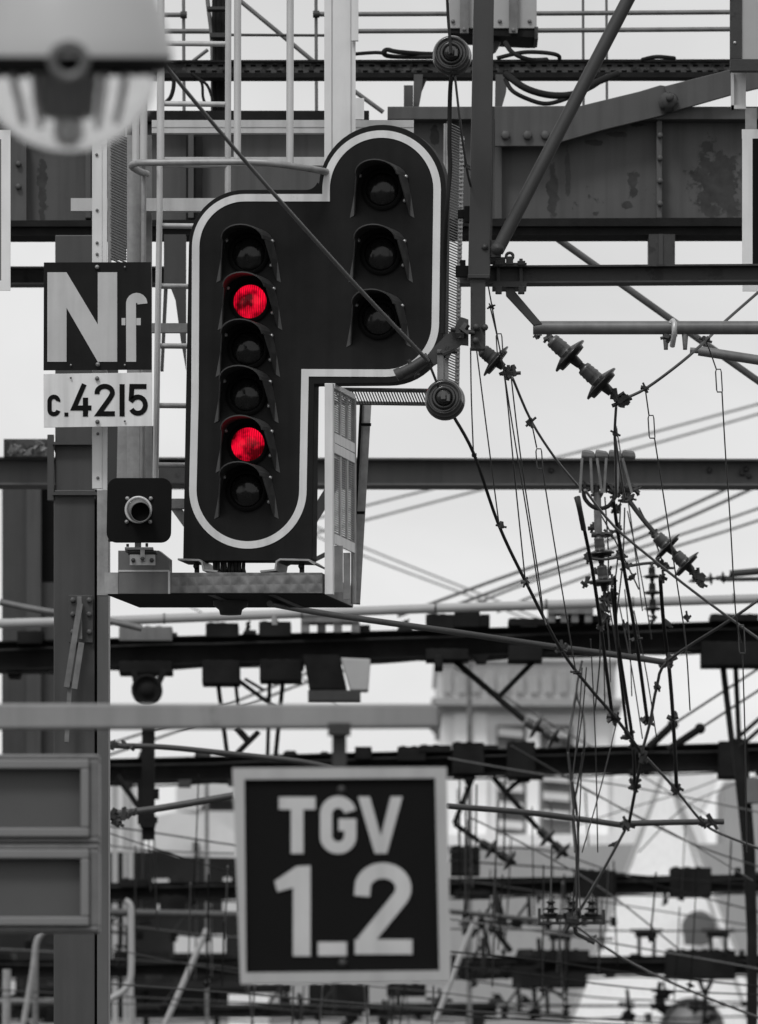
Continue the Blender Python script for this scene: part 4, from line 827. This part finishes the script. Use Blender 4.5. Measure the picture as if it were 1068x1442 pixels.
# pale tube above the second gantry
t = thing('pale_crossing_tube', 'long pale tube crossing just under the signal platform', 'tube', at(534, 860, 66))
MB().T([(-400, 888, 66), (160, 874, 66), (600, 857, 66), (1068, 843, 66), (1500, 830, 66)], 6.6, 16).build('tube', M['pipew'], t)
for x, y in ((230, 871), (424, 864), (612, 856), (768, 851), (890, 848), (1032, 843)): MB().T([(x, y, 66), (x + 3, y, 66)], 7.6, 16).build('joint', M['galvd'], t)
MB().T([(387, 866, 65.9), (387, 880, 65.9)], 4, 10).build('drain_stub', M['galv'], t)

g2 = gantry('dark gantry beam with hanging boxes just beneath the pale tube', 76, (-600, 919, 962), (1700, 856, 893), 'far',
    [(168, 883, 243, 903), (290, 878, 336, 898), (365, 876, 410, 897), (168, 932, 243, 948), (285, 931, 338, 963), (366, 930, 425, 959), (600, 866, 640, 888), (640, 862, 676, 884), (676, 866, 690, 884), (716, 872, 800, 882), (716, 910, 764, 931), (600, 915, 660, 930), (988, 905, 1080, 938), (800, 868, 860, 878), (1000, 866, 1068, 876), (612, 924, 624, 942), (25, 890, 60, 908)],
    [(307, 960, 321, 1068, 3.2), (332, 960, 336, 1000, 2.6), (380, 956, 377, 1068, 2.8), (399, 956, 388, 1068, 3.2), (336, 958, 392, 1000, 3), (345, 956, 372, 972, 2.2), (365, 1030, 329, 1066, 4), (333, 1024, 352, 1046, 5), (640, 930, 738, 1014, 4.2), (757, 926, 700, 984, 3.6), (1018, 935, 1031, 1045, 4.4), (1036, 935, 1041, 1045, 3.6)], grey=(0,))
MB().prism([(428, 926), (478, 926), (489, 973), (436, 973)], 76, -.3, .3).build('hanging_box', M['far'], g2)
t = thing('cross_box', 'pale box on small legs standing on the dark gantry beam under the platform corner', 'box', at(465, 890, 75.8))
MB().box(424, 866, 506, 876, 75.8, 0, .3).build('top', M['galvd'], t)
for x in (424, 447, 470, 495): MB().box(x, 876, x + 12, 890, 75.8, .02, .2).build('leg', M['galvd' if x != 447 else 'steel'], t)
t = thing('cross_box', 'pale box on small legs on the dark gantry beam right of centre', 'box', at(802, 876, 75.8))
MB().box(772, 856, 836, 864, 75.8, 0, .3).build('top', M['galvd'], t)
for x in (772, 790, 805, 824): MB().box(x, 864, x + 10, 876, 75.8, .02, .2).build('leg', M['galvd'], t)
t = thing('floodlight', 'pale tapered floodlight housing hanging behind the TGV board hanger', 'floodlight', at(500, 973, 75.5))
MB().prism([(480, 926), (522, 928), (519, 972), (494, 972)], 75.5, 0, .25).build('housing', M['pipew'], t, bevel=.01)
MB().box(434, 972, 508, 986, 75.4, 0, .3).build('cradle', M['steel'], t)
t = thing('pulley_wheel', 'dark round tensioning wheel hanging from the gantry beside the column', 'wheel', at(207, 995, 75.7))
c = at(207, 971, 75.7); k = PX(75.7)
MB().lathe(c, c + Vector((0, 1, 0)), [(0, 0), (0, 8 * k), (.03, 10 * k), (.03, 17 * k), (0, 18 * k), (0, 22 * k), (.12, 22 * k), (.12, 0)], 28).build('wheel', M['far'], t)
MB().bar(at(188, 942, 75.8), at(193, 965, 75.8), .05, .05).build('fork', M['far'], t)
MB().bar(at(232, 942, 75.8), at(222, 965, 75.8), .05, .05).build('fork', M['far'], t)
solo('drop_post', MB().box(200, 1000, 218, 1182, 75.9, 0, .1).box(194, 1100, 200, 1160, 75.9, .02, .06).box(218, 1110, 224, 1125, 75.9, .02, .06).box(216, 1150, 222, 1158, 75.9, .02, .06).prism([(195, 1150), (222, 1150), (218, 1165), (198, 1165)], 75.85, 0, .12), M['far'], 'dark vertical drop post hanging behind the grey tubes', 'post')
solo('brace', MB().T([(165, 1092, 88), (205, 1150, 88)], 4, 8), M['far'], 'short dark brace left of the drop post', 'brace')

g3 = gantry('blurred dark gantry beam level with the top of the TGV board', 90, (-700, 1090, 1121), (1700, 1029, 1068), 'far',
    [(637, 1046, 682, 1090), (714, 1045, 754, 1092), (715, 1086, 766, 1095), (1012, 1044, 1040, 1095), (560, 1052, 600, 1072), (500, 1052, 524, 1070), (590, 1050, 636, 1060)],
    [(668, 1090, 640, 1160, 3.6), (694, 1094, 757, 1166, 3.8), (738, 1094, 712, 1116, 3.2), (640, 1160, 674, 1184, 3.6)])
t = thing('leaning_mast', 'dark slender mast leaning at the right edge between two gantries', 'mast', at(1075, tz(86), 86))
MB().prism([(1030, 1040), (1052, 1040), (1064, 1200), (1067, 1320), (1068, tz(86)), (1050, tz(86)), (1053, 1320), (1047, 1200)], 86, 0, .15).build('shaft', M['far'], t)
b = MB(); b.T([(1100, 985, 85.9), (1038, 1040, 85.9)], 3, 8).T([(1100, 1000, 85.9), (1042, 1052, 85.9)], 3, 8); b.build('stay', M['far'], t)
solo('mast_box', MB().box(1052, 1095, 1082, 1130, 85.8, 0, .2), M['sheet'], 'small grey box fixed beside the leaning mast', 'box')

g4 = gantry('blurred dark gantry beam halfway down the TGV board', 110, (-800, 1256, 1280), (1900, 1220, 1243), 'far',
    [(944, 1222, 1002, 1262), (809, 1226, 868, 1262), (635, 1192, 676, 1232), (640, 1255, 690, 1262), (170, 1238, 210, 1250), (225, 1262, 262, 1286), (20, 1250, 60, 1262)], [(700, 1262, 712, 1300, 3), (690, 1300, 720, 1340, 4), (800, 1262, 806, 1300, 3)])
g5 = gantry('lowest blurred dark gantry beam at the right of the TGV board', 128, (-900, 1356, 1380), (2000, 1340, 1366), 'far',
    [(937, 1338, 1036, 1378), (739, 1338, 830, 1356), (645, 1360, 757, 1376), (722, 1370, 826, 1390), (160, 1340, 240, 1352), (245, 1345, 330, 1352), (350, 1386, 410, 1396), (435, 1386, 520, 1420), (545, 1386, 600, 1402)],
    [(680, 1300, 690, 1345, 3), (985, 1380, 993, 1400, 3), (1003, 1380, 993, 1400, 3), (993, 1398, 994, 1408, 3.6), (752, 1390, 755, 1430, 3), (765, 1385, 800, 1410, 2)])
for i, (x, y) in enumerate(((898, 1308), (999, 1308), (777, 1312))):
    t = thing('insulator_stand', ['small two legged stand on the lowest gantry left of the dark oculus', 'small two legged stand on the lowest gantry under the dark oculus', 'small two legged stand on the lowest gantry beneath the insulator table'][i], 'stand', at(x + 12, y + 38, 127))
    MB().box(x - 10, y, x + 36, y + 4, 127, 0, .2).box(x - 3, y + 4, x + 28, y + 11, 127, .01, .2).build('top', M['far'], t)
    for dx in (0, 21): MB().box(x + dx, y + 11, x + dx + 5, y + 38, 127, .02, .08).build('leg', M['far'], t)
gantry('faint dark gantry beam at the very bottom left of the picture', 150, (-900, 1420, 1440), (700, 1412, 1430), 'far2', [(60, 1404, 120, 1440)], [])

# insulator strings on the struts
insulator((738, 1014, 75), (796, 1048, 75), 19, 'dark two disc insulator at the end of the strut under the dark gantry', clamp=False)
insulator((674, 1184, 88), (735, 1222, 88), 17, 'dark two disc insulator just right of the TGV board', clamp=False, cap='disc')
insulator((757, 1166, 88), (806, 1212, 88), 17, 'dark two disc insulator in front of the shuttered building', clamp=False, cap='disc')
insulator((972, 818, 66), (1030, 812, 66), 9, 'small dark insulator string lying along the pale tube at the right', n=3)
solo('dark_sleeve', MB().T([(1028, 808, 66), (1120, 800, 66)], 5, 12).T([(1015, 816, 66), (1100, 815, 66)], 3, 8), M['steel'], 'dark sleeve above the pale tube at the right edge', 'sleeve')
insulator((918, 796, 60), (920, 872, 60), 13, 'dark ribbed post insulator standing on the pale tube', n=3, cap='disc')
for i, (a, b_) in enumerate((((878, 1052), (912, 1024)), ((905, 1056), (950, 1030)))):
    xo = 36
    t = thing('rod_insulator', ['upper dark rod insulator with wire rising to the right edge', 'lower dark rod insulator with wire rising to the right edge'][i], 'insulator', at(a[0] + xo, a[1], 80))
    MB().T([(a[0] + xo, a[1], 80), (b_[0] + xo, b_[1] - 4, 80)], 5.5, 12).build('rod', M['far'], t)
    b = MB(); b.sphere(at(b_[0] + xo, b_[1] - 4, 80), 8 * PX(80), 10); b.build('cap', M['far'], t)
    MB().T([(b_[0] + xo, b_[1] - 4, 80), (b_[0] + 180, b_[1] - 98, 80)], 1.8, 6).build('wire_tail', M['wire'], t)
t = thing('insulator_table', 'dark bar with upturned ends carrying small upright insulators', 'insulator frame', at(804, 1300, 54))
b = MB(); b.box(758, 1288, 852, 1293, 54, 0, .08).box(758, 1298, 852, 1301, 54, 0, .08).box(758, 1279, 762, 1301, 54, -.01, .1).box(848, 1281, 852, 1301, 54, -.01, .1)
for i in range(6): b.box(770 + i * 13, 1293, 774 + i * 13, 1298, 54, .01, .05)
b.build('frame', M['steel'], t)
for x, s in ((776, 1), (806, 1.3), (833, 1)):
    MB().lathe(at(x, 1290, 54), at(x, 1250, 54), [(0, .03 * s), (.015, .045 * s), (.02, .02), (.035, .02), (.04, .05 * s), (.05, .02), (.07, .016), (.078, .03 * s), (.09, .012), (.12, .01), (.14, 0)], 14).build('insulator', M['disc'], t)
MB().T([(806, 1292, 54), (812, 1315, 54), (838, 1328, 54)], 3, 8).build('tail', M['steel'], t)
b = MB(); b.clump(at(804, 1297, 53.95), .05, 5); b.build('centre_clamp', M['steel'], t)
wire([(806, 1300, 54), (870, 1345, 57), (960, 1390, 60), (1100, 1445, 64)], 1.9, 'wire leaving the insulator table down to the right', clamps=[(834, 1322, 55.5, 5)])
wire([(776, 1262, 54), (777, 1190, 54)], 1.2, 'thin wire standing on the left insulator of the table')
b = MB()

# dark bits behind the signal's left side and below its right shoulder
solo('tapered_hanger', MB().prism([(231, 330), (262, 330), (262, 520), (255, 480), (247, 420), (240, 402), (231, 402)], 45, 0, .1).prism([(231, 402), (236, 402), (230, 520), (226, 520)], 45, .02, .08), M['mast'], 'dark tapered hanger plate between ladder and signal', 'hanger plate')
solo('rear_brace', MB().prism([(236, 702), (275, 702), (275, 716), (236, 716)], 44, 0, .05).prism([(241, 716), (256, 716), (275, 738), (275, 757), (262, 745)], 44, .01, .05), M['galvd'], 'grey brace showing between square repeater and signal', 'brace')
solo('rear_brace', MB().bar(at(470, 683, 44), at(436, 738, 44), .05, .05).bar(at(470, 775, 44), at(436, 792, 44), .02, .02), M['mast'], 'dark diagonal brace right of the signal foot', 'brace')

# ---------------------------------------------------------------- long line wires
far_lines = [([(1300, 508, 120), (1068, 569, 120), (840, 630, 120), (500, 716, 120), (380, 748, 120)], 1.7, 'pale'), ([(1300, 516, 120), (1068, 583, 120), (880, 636, 120), (505, 735, 120), (380, 768, 120)], 1.7, 'pale'),
             ([(1300, 560, 100), (1042, 680, 100), (880, 752, 100), (700, 816, 100), (560, 868, 100)], 2.3, 'd'), ([(1300, 570, 100), (1068, 684, 100), (900, 758, 100), (740, 816, 100), (600, 868, 100)], 2.3, 'd'),
             ([(1300, 630, 110), (1068, 716, 110), (900, 772, 110), (760, 815, 110), (640, 862, 110)], 1.8, 'd'), ([(1300, 650, 110), (1068, 733, 110), (900, 786, 110), (760, 836, 110), (700, 862, 110)], 1.8, 'd'),
             ([(380, 712, 130), (505, 768, 130), (700, 846, 130), (800, 890, 130)], 1.3, 'pale'), ([(380, 726, 130), (505, 780, 130), (690, 850, 130), (780, 890, 130)], 1.3, 'pale'),
             ([(480, 1000, 100), (420, 950, 100), (300, 872, 100), (240, 840, 100)], 1.0, 'pale'),
             ([(560, 906, 100), (440, 945, 100), (300, 1000, 100), (140, 1052, 100)], 1.8, 'd'), ([(560, 924, 100), (440, 958, 100), (300, 1012, 100), (140, 1068, 100)], 1.8, 'd')]
lbl = ['uppermost pale line wire crossing the open sky at the right', 'second pale line wire just under the uppermost one', 'upper of the two thicker line wires rising under the grey beam', 'lower of the two thicker line wires rising under the grey beam',
       'upper thin line wire rising towards the right edge below the thick pair', 'lower thin line wire rising towards the right edge below the thick pair', 'faint line wire falling right from the platform guard', 'second faint line wire falling right from the platform guard',
       'faint wire falling right beneath the platform', 'upper rising wire between the two gantries behind the pale tube', 'lower rising wire between the two gantries behind the pale tube']
for (pts, r, k), l_ in zip(far_lines, lbl): wire(pts, r, l_, m='wirep' if k == 'pale' else 'wire', name='line_wire', cat='line wire', seg=6)
rg = random.Random(21)
low = [((632, 1068), (760, 1090), (900, 1110), (1100, 1150)), ((632, 1200), (760, 1196), (900, 1240), (1100, 1292)), ((632, 1212), (780, 1222), (930, 1236), (1100, 1250)), ((150, 1163), (240, 1176), (330, 1190), (420, 1200)),
       ((150, 1190), (200, 1196), (260, 1200), (330, 1202)), ((150, 1172), (250, 1205), (330, 1230), (420, 1260)), ((632, 1294), (800, 1318), (960, 1345), (1100, 1370)), ((632, 1308), (800, 1310), (960, 1311), (1100, 1310)),
       ((-40, 1392), (150, 1402), (350, 1412), (640, 1424)), ((-40, 1400), (150, 1413), (350, 1418), (640, 1440)), ((150, 1385), (350, 1400), (600, 1420), (1100, 1450)), ((150, 1350), (240, 1355), (300, 1360), (350, 1366)),
       ((632, 1376), (800, 1400), (900, 1408), (1100, 1412)), ((632, 1430), (700, 1434), (820, 1440), (1100, 1452)), ((632, 1340), (760, 1352), (900, 1372), (1100, 1392)), ((820, 1110), (900, 1150), (960, 1180), (1060, 1240)),
       ((900, 1200), (960, 1140), (1020, 1110), (1100, 1080)), ((760, 1180), (880, 1140), (980, 1110), (1100, 1060)), ((-40, 1335), (30, 1338), (80, 1341), (150, 1350)), ((640, 1238), (800, 1262), (900, 1278), (1100, 1310)),
       ((660, 1150), (760, 1200), (860, 1260), (960, 1340)), ((600, 1360), (700, 1366), (900, 1392), (1100, 1402)), ((150, 1300), (230, 1310), (300, 1318), (350, 1320)), ((720, 1050), (860, 1130), (980, 1190), (1100, 1230)), ((640, 940), (760, 1010), (900, 1090), (1000, 1150)), ((150, 1335), (350, 1372), (640, 1400), (760, 1420))]
for i, p in enumerate(low):
    Y = rg.choice([70, 80, 95, 105]); wire([(x, y, Y + j) for j, (x, y) in enumerate(p)], rg.uniform(.8, 1.4), 'thin line wire running low across the lower part among many others', 'thin line wires low in the picture', rg.choice(['wire', 'wired', 'wire', 'wirep']), name='line_wire', cat='line wire', seg=6)
for i in range(52):
    x = rg.choice([rg.uniform(640, 1060), rg.uniform(640, 1060), rg.uniform(640, 860), rg.uniform(155, 325), rg.uniform(340, 640)]); Y = rg.choice([75, 85, 100, 115])
    y0 = rg.uniform(1085, 1300) if x > 640 or x < 330 else 1388; y1 = min(1460, y0 + rg.uniform(70, 190)); dx = rg.uniform(-10, 8)
    o = wire([(x, y0, Y), (x + dx * .4, (y0 + y1) / 2, Y + 1), (x + dx, y1, Y + 2)], rg.uniform(.8, 1.4), 'thin vertical dropper in the lower tangle of the picture', 'far thin droppers in the lower tangle', rg.choice(['wire', 'wired', 'wirep']), name='dropper_wire', cat='dropper wire', seg=5, sub=2)
    if rg.random() < .45: MB().clump(at(x + dx, y1, Y + 2), 4 * PX(Y), 4, i + 1).build('clamp', M['far'], o)
# far bracket sets with hanging insulators, below and beside the TGV board
def bracket_set(x, y, Y, s, lab):
    t = thing('catenary_bracket', lab, 'bracket', at(x, y, Y), group='far catenary brackets in the lower tangle')
    MB().T([(x, y, Y), (x + 2 * s, y + 46 * s, Y)], 3.2 * s, 8).build('hanger_tube', M['far2'], t)
    MB().T([(x - 26 * s, y + 40 * s, Y), (x + 34 * s, y + 47 * s, Y)], 2.2 * s, 8).build('cross_tube', M['far2'], t)
    MB().T([(x - 22 * s, y + 38 * s, Y), (x + 2 * s, y + 6 * s, Y)], 2.0 * s, 8).build('stay_tube', M['far2'], t)
    for dx in (-22, 30):
        MB().lathe(at(x + dx * s, y + 36 * s, Y), at(x + dx * s, y + 70 * s, Y), [(0, 2 * s * PX(Y)), (4 * s * PX(Y), 8 * s * PX(Y)), (6 * s * PX(Y), 3 * s * PX(Y)), (10 * s * PX(Y), 9 * s * PX(Y)), (12 * s * PX(Y), 3 * s * PX(Y)), (16 * s * PX(Y), 7 * s * PX(Y)), (18 * s * PX(Y), 0)], 14).build('insulator', M['far'], t)
for i, (x, y, Y, s) in enumerate([(700, 1256, 109, 1.0), (745, 1262, 109, .9), (170, 1275, 120, .9), (265, 1278, 120, .9), (60, 1290, 120, .9), (395, 1384, 127, .9), (470, 1384, 127, 1.0), (560, 1384, 127, 1.0), (770, 1388, 127, .9), (840, 1262, 109, .8), (680, 1320, 120, 1.1), (730, 1385, 127, .9), (30, 1380, 127, 1.0), (250, 1380, 127, .9)]):
    bracket_set(x, y, Y, s, 'small blurred catenary bracket with two insulators in the lower tangle')
# pale poles and pipes low in the picture
def pole(pts, r, label, m='pipew', cat='pole', nm='pale_pole'): return solo(nm, MB().T(pts, r, 12, 5), M[m], label, cat)
pole([(292, 1308, 100), (262, 1376, 100), (205, 1505, 100)], 4.2, 'pale leaning pole left of the TGV board')
pole([(668, 1298, 100), (645, 1355, 100), (590, 1500, 100)], 4.0, 'pale leaning pole right of the TGV board')
pole([(176, 1268, 95), (184, 1276, 95), (185, 1300, 95), (185, 1368, 95), (180, 1388, 95), (168, 1400, 95), (152, 1408, 95)], 4.6, 'pale pipe with a hooked top and curved foot beside the column', 'pipew', 'pipe', 'curved_pipe')
pole([(187, 1404, 97), (188, 1520, 97)], 4.0, 'pale short pole below the curved pipe', 'galv')
pole([(62, 1312, 95), (52, 1326, 95), (46, 1370, 95), (30, 1460, 95)], 4.4, 'grey leaning pole with hooked top at the lower left', 'galv')
pole([(50, 1330, 97), (50, 1500, 97)], 4.4, 'grey upright pole behind the leaning one at the lower left', 'galvd')
pole([(10, 1365, 97), (8, 1520, 97)], 6.0, 'pale stubby pole near the lower left corner', 'galv')
pole([(-200, 1412, 98), (150, 1410, 98)], 5.0, 'grey horizontal pipe low at the left edge', 'galvd', 'pipe', 'horizontal_pipe')
pole([(100, 1284, 98), (360, 1289, 98)], 5.4, 'dim horizontal pipe left of the TGV board', 'colm', 'pipe', 'horizontal_pipe')
pole([(600, 1280, 98), (640, 1284, 98), (760, 1296, 98)], 3.6, 'dim pipe right of the TGV board', 'colm', 'pipe', 'horizontal_pipe')
for x, w_ in ((162, 8), (176, 5), (184, 8)): solo('pale_mast', MB().box(x - w_ / 2, 1070, x + w_ / 2, tz(140), 140, 0, .1), M['pipew'], {162: 'pale far mast nearest the column at the left', 176: 'thin pale far mast between two others left', 184: 'pale far mast right of its two neighbours'}[x], 'mast')
solo('far_mast', MB().box(289, 1095, 294, tz(140), 141, 0, .1), M['galvd'], 'thin grey far mast left of the TGV board', 'mast')
solo('far_mast', MB().box(658, 935, 665, tz(140), 141, 0, .1), M['galvd'], 'thin grey far mast right of the TGV board', 'mast')
solo('far_mast', MB().box(512, 1388, 519, tz(140), 141, 0, .1), M['pipew'], 'pale far mast under the TGV board', 'mast')

# ================================================================ distant buildings
YB1 = 300
t = thing('classical_building', 'pale classical building with panelled parapet, cornice and louvred shutters', 'building', at(740, tz(YB1), YB1))
MB().box(622, 1003, 866, tz(YB1), YB1, .5, 12).build('wall', M['wallw'], t)
MB().prism([(608, 984), (880, 986), (874, 996), (614, 994)], YB1, -.5, 13).box(616, 994, 872, 1003, YB1, .1, 12.5).build('cornice', M['stoned'], t)  # the shadow at the cornice is put into this darker stone colour
p = MB().box(616, 930, 868, 985, YB1, .2, 11).build('parapet', M['stone'], t)
for i in range(12): MB().box(624 + i * 20.4, 945, 636 + i * 20.4, 976, YB1, -.05, .25).build('parapet_panel', M['stoned'], p)
MB().box(612, 925, 872, 931, YB1, -.1, 11.6).build('coping', M['stone'], t)
for x in (640, 668, 742, 840): MB().box(x, 1003, x + 18, 1178, YB1, .25, .3).build('pilaster', M['wallw'], t)
for x0, x1, y0 in ((700, 741, 1098), (763, 806, 1084), (700, 741, 1020), (763, 806, 1020)):
    y1 = 1178 if y0 > 1050 else 1060
    s_ = MB().box(x0, y0, x1, y1, YB1, .35, .2).build('shutter', M['shutter'], t)
    for j in range(int((y1 - y0) / 26)): MB().prism([(x0 + 2, y0 + 4 + j * 26), (x1 - 4, y0 + 7 + j * 26), (x1 - 4, y0 + 18 + j * 26), (x0 + 2, y0 + 15 + j * 26)], YB1, .15, .15).build('louvre', M['stone'], s_)
MB().box(625, 1178, 866, 1194, YB1, -1.2, 2).build('ledge', M['wallw'], t)
# low grey roofs in front
solo('grey_shed', MB().prism([(340, 1215), (625, 1215), (640, 1194), (900, 1188), (1200, 1188), (1200, tz(255)), (340, tz(255))], 255, 0, 9), M['roof'], 'wide mid grey shed wall and roof behind the lower gantries', 'shed')
solo('grey_shed', MB().prism([(1020, 1100), (1300, 1090), (1300, tz(270)), (1020, tz(270))], 270, 0, 6), M['roof'], 'grey wing seen beside the pale spire at the right edge', 'shed')
# pale tent roofed tower
YS = 200
t = thing('spire_building', 'pale steep pyramid roof with a dark round window at the lower right', 'building', at(935, tz(YS), YS))
ap = at(938, 1080, YS + 2.5); k = PX(YS)
bl = at(795, 1460, YS); br = at(1085, 1460, YS); dep = Vector((0, 6, 0))
b = MB(); b.add([bl, br, br + dep, bl + dep, ap], [[0, 1, 4], [1, 2, 4], [2, 3, 4], [3, 0, 4], [3, 2, 1, 0]]); b.build('roof', M['roofp'], t)
b = MB(); b.tube([bl, ap], .05, 6).tube([br, ap], .05, 6); b.tube([at(1062, 1460, YS - .1), at(950, 1120, YS + 2)], .035, 6); b.build('ridge', M['roof'], t)
MB().box(800, 1460, 1080, tz(YS), YS, .1, 5.8).build('wall', M['wallw'], t)
def onroof(y): return YS + 2.5 * (1460 - y) / 380
c = at(984, 1306, onroof(1306) - .05); d_ = MB().lathe(c + Vector((0, .5, 0)), c - Vector((0, 1, 0)), [(0, 24 * k), (.55, 24 * k), (.6, 20 * k), (.5, 18 * k)], 28).build('dormer', M['galvd'], t)
MB().prism([(964, 1330), (962, 1300), (970, 1288), (984, 1284), (998, 1290), (1004, 1304), (1002, 1328), (988, 1332)], c.y - .62, 0, .05).build('pane', M['shutter'], d_)
c = at(975, 1450, onroof(1450) - .3); d_ = MB().lathe(c + Vector((0, .6, 0)), c - Vector((0, 1, 0)), [(0, 46 * k), (.55, 46 * k), (.6, 42 * k), (.4, 36 * k)], 32).build('dormer', M['shutter'], t)
MB().lathe(c, c - Vector((0, 1, 0)), [(-.1, 37 * k), (.03, 37 * k), (.031, 0)], 28).build('pane', M['sheet'], d_)
# second pale roof behind and right
solo('white_building', MB().prism([(880, 1090), (1010, 1086), (1008, 1110), (985, 1145), (1000, 1200), (1000, tz(320)), (860, tz(320)), (860, 1100)], 320, 0, 8), M['wallw'], 'bright white building top behind the pale spire', 'building')
# left side: roofs, station canopy
t = thing('grey_roof_house', 'pale grey roofed house between the column and the TGV board', 'house', at(280, tz(260), 260))
MB().prism([(215, 1150), (250, 1142), (300, 1152), (345, 1178), (345, 1300), (215, 1300)], 260, 0, 8).build('roof', M['stone'], t)
MB().box(214, 1300, 346, tz(260), 260, .1, 7.5).build('wall', M['roof'], t)
MB().box(272, 1185, 280, 1200, 259.5, 0, .6).build('chimney', M['mast'], t)
solo('grey_block', MB().prism([(248, 1108), (262, 1094), (420, 1090), (420, 1122), (290, 1124), (280, 1142), (248, 1142)], 330, 0, 8).box(250, 1142, 420, tz(330), 330, .1, 7), M['stone'], 'pale grey apartment block far behind the grey roofed house', 'building')
solo('grey_block', MB().box(-200, 1080, 196, tz(340), 340, 0, 8), M['stone'], 'pale block behind the far masts at the left', 'building')
t = thing('station_canopy', 'dark station canopy with small pale openings behind the left gantries', 'canopy', at(150, tz(180), 180))
MB().prism([(-700, 1205), (150, 1200), (230, 1198), (250, 1206), (345, 1208), (345, 1392), (-700, 1392)], 180, 0, 10).build('roof', M['dark'], t)
for x0, y0, x1, y1 in ((216, 1238, 238, 1244), (315, 1236, 326, 1244), (222, 1268, 250, 1286), (246, 1316, 318, 1342), (160, 1330, 178, 1338), (210, 1352, 236, 1362), (314, 1266, 335, 1286), (10, 1360, 22, 1400), (130, 1300, 150, 1320)):
    MB().box(x0, y0, x1, y1, 180, -.06, .1).build('roof_light', M['roof' if x0 in (160, 210) else 'stone'], t)
for i in range(10): MB().box(-600 + i * 100, 1392, -592 + i * 100, tz(180), 180, 1, .3).build('post', M['far2'], t)
solo('yard_wall', MB().box(-700, 1392, 640, tz(240), 240, 0, 1), M['roof'], 'mottled grey yard wall at the bottom behind the canopy', 'wall')
solo('white_hut', MB().box(322, 1400, 378, tz(170), 170, 0, 2), M['wallw'], 'small white hut at the bottom left of the TGV board', 'hut')

# more far fittings: hanging yokes and short struts on the lowest gantries
rg = random.Random(5)
for i in range(26):
    x = rg.choice([rg.uniform(640, 840), rg.uniform(155, 325), rg.uniform(345, 630), rg.uniform(840, 1060), rg.uniform(0, 74)]); y = rg.uniform(1265, 1335) if (x > 640 or x < 325) and x > 80 else rg.uniform(1388, 1410); Y = rg.choice([111, 124, 140])
    if x > 860: y = rg.uniform(1380, 1400)
    t = thing('hanging_yoke', 'small dark blurred yoke hanging in the lower tangle of gantries', 'yoke', at(x, y, Y), group='dark yokes hanging in the lower tangle')
    h = rg.uniform(16, 46); w_ = rg.uniform(8, 22)
    MB().T([(x, y, Y), (x + rg.uniform(-5, 5), y + h, Y)], rg.uniform(1.6, 3.2), 8).build('rod', M['far'], t)
    MB().T([(x - w_, y + h * .6, Y), (x + w_, y + h * .6 + rg.uniform(-4, 4), Y)], rg.uniform(1.4, 2.6), 8).build('arm', M['far'], t)
    MB().clump(at(x, y + h, Y), rg.uniform(5, 9) * PX(Y), 5, i + 50).build('clamp', M['far'], t)

# denser fittings around the upright insulator
rg = random.Random(9)
for i, (x, y, q) in enumerate([(846, 770, 6), (858, 806, 6), (840, 806, 5), (862, 842, 7), (850, 856, 7), (872, 782, 5), (836, 742, 6), (868, 716, 6), (852, 868, 6), (890, 812, 5), (934, 812, 6), (940, 800, 6), (988, 822, 6), (940, 878, 6), (880, 880, 5), (968, 868, 5)]):
    solo('wire_fitting', MB().clump(at(x, y, 45.2), q * PX(45), 5, i + 200), M['steel'], 'small dark bolted fitting in the knot of wires right of centre', 'fitting', 'bolted wire fittings in the knot of wires')
for i, (a, b_) in enumerate((((852, 700), (856, 860)), ((874, 706), (862, 850)), ((846, 860), (838, 1000)), ((826, 690), (900, 830)), ((900, 715), (936, 800)), ((880, 715), (868, 870)))):
    dropper([(a[0], a[1], 45.5), ((a[0] + b_[0]) / 2 + 3, (a[1] + b_[1]) / 2, 45.6), (b_[0], b_[1], 45.7)], 'very thin dropper wire among the dark hangers right of centre', r=1.1, m='wire')
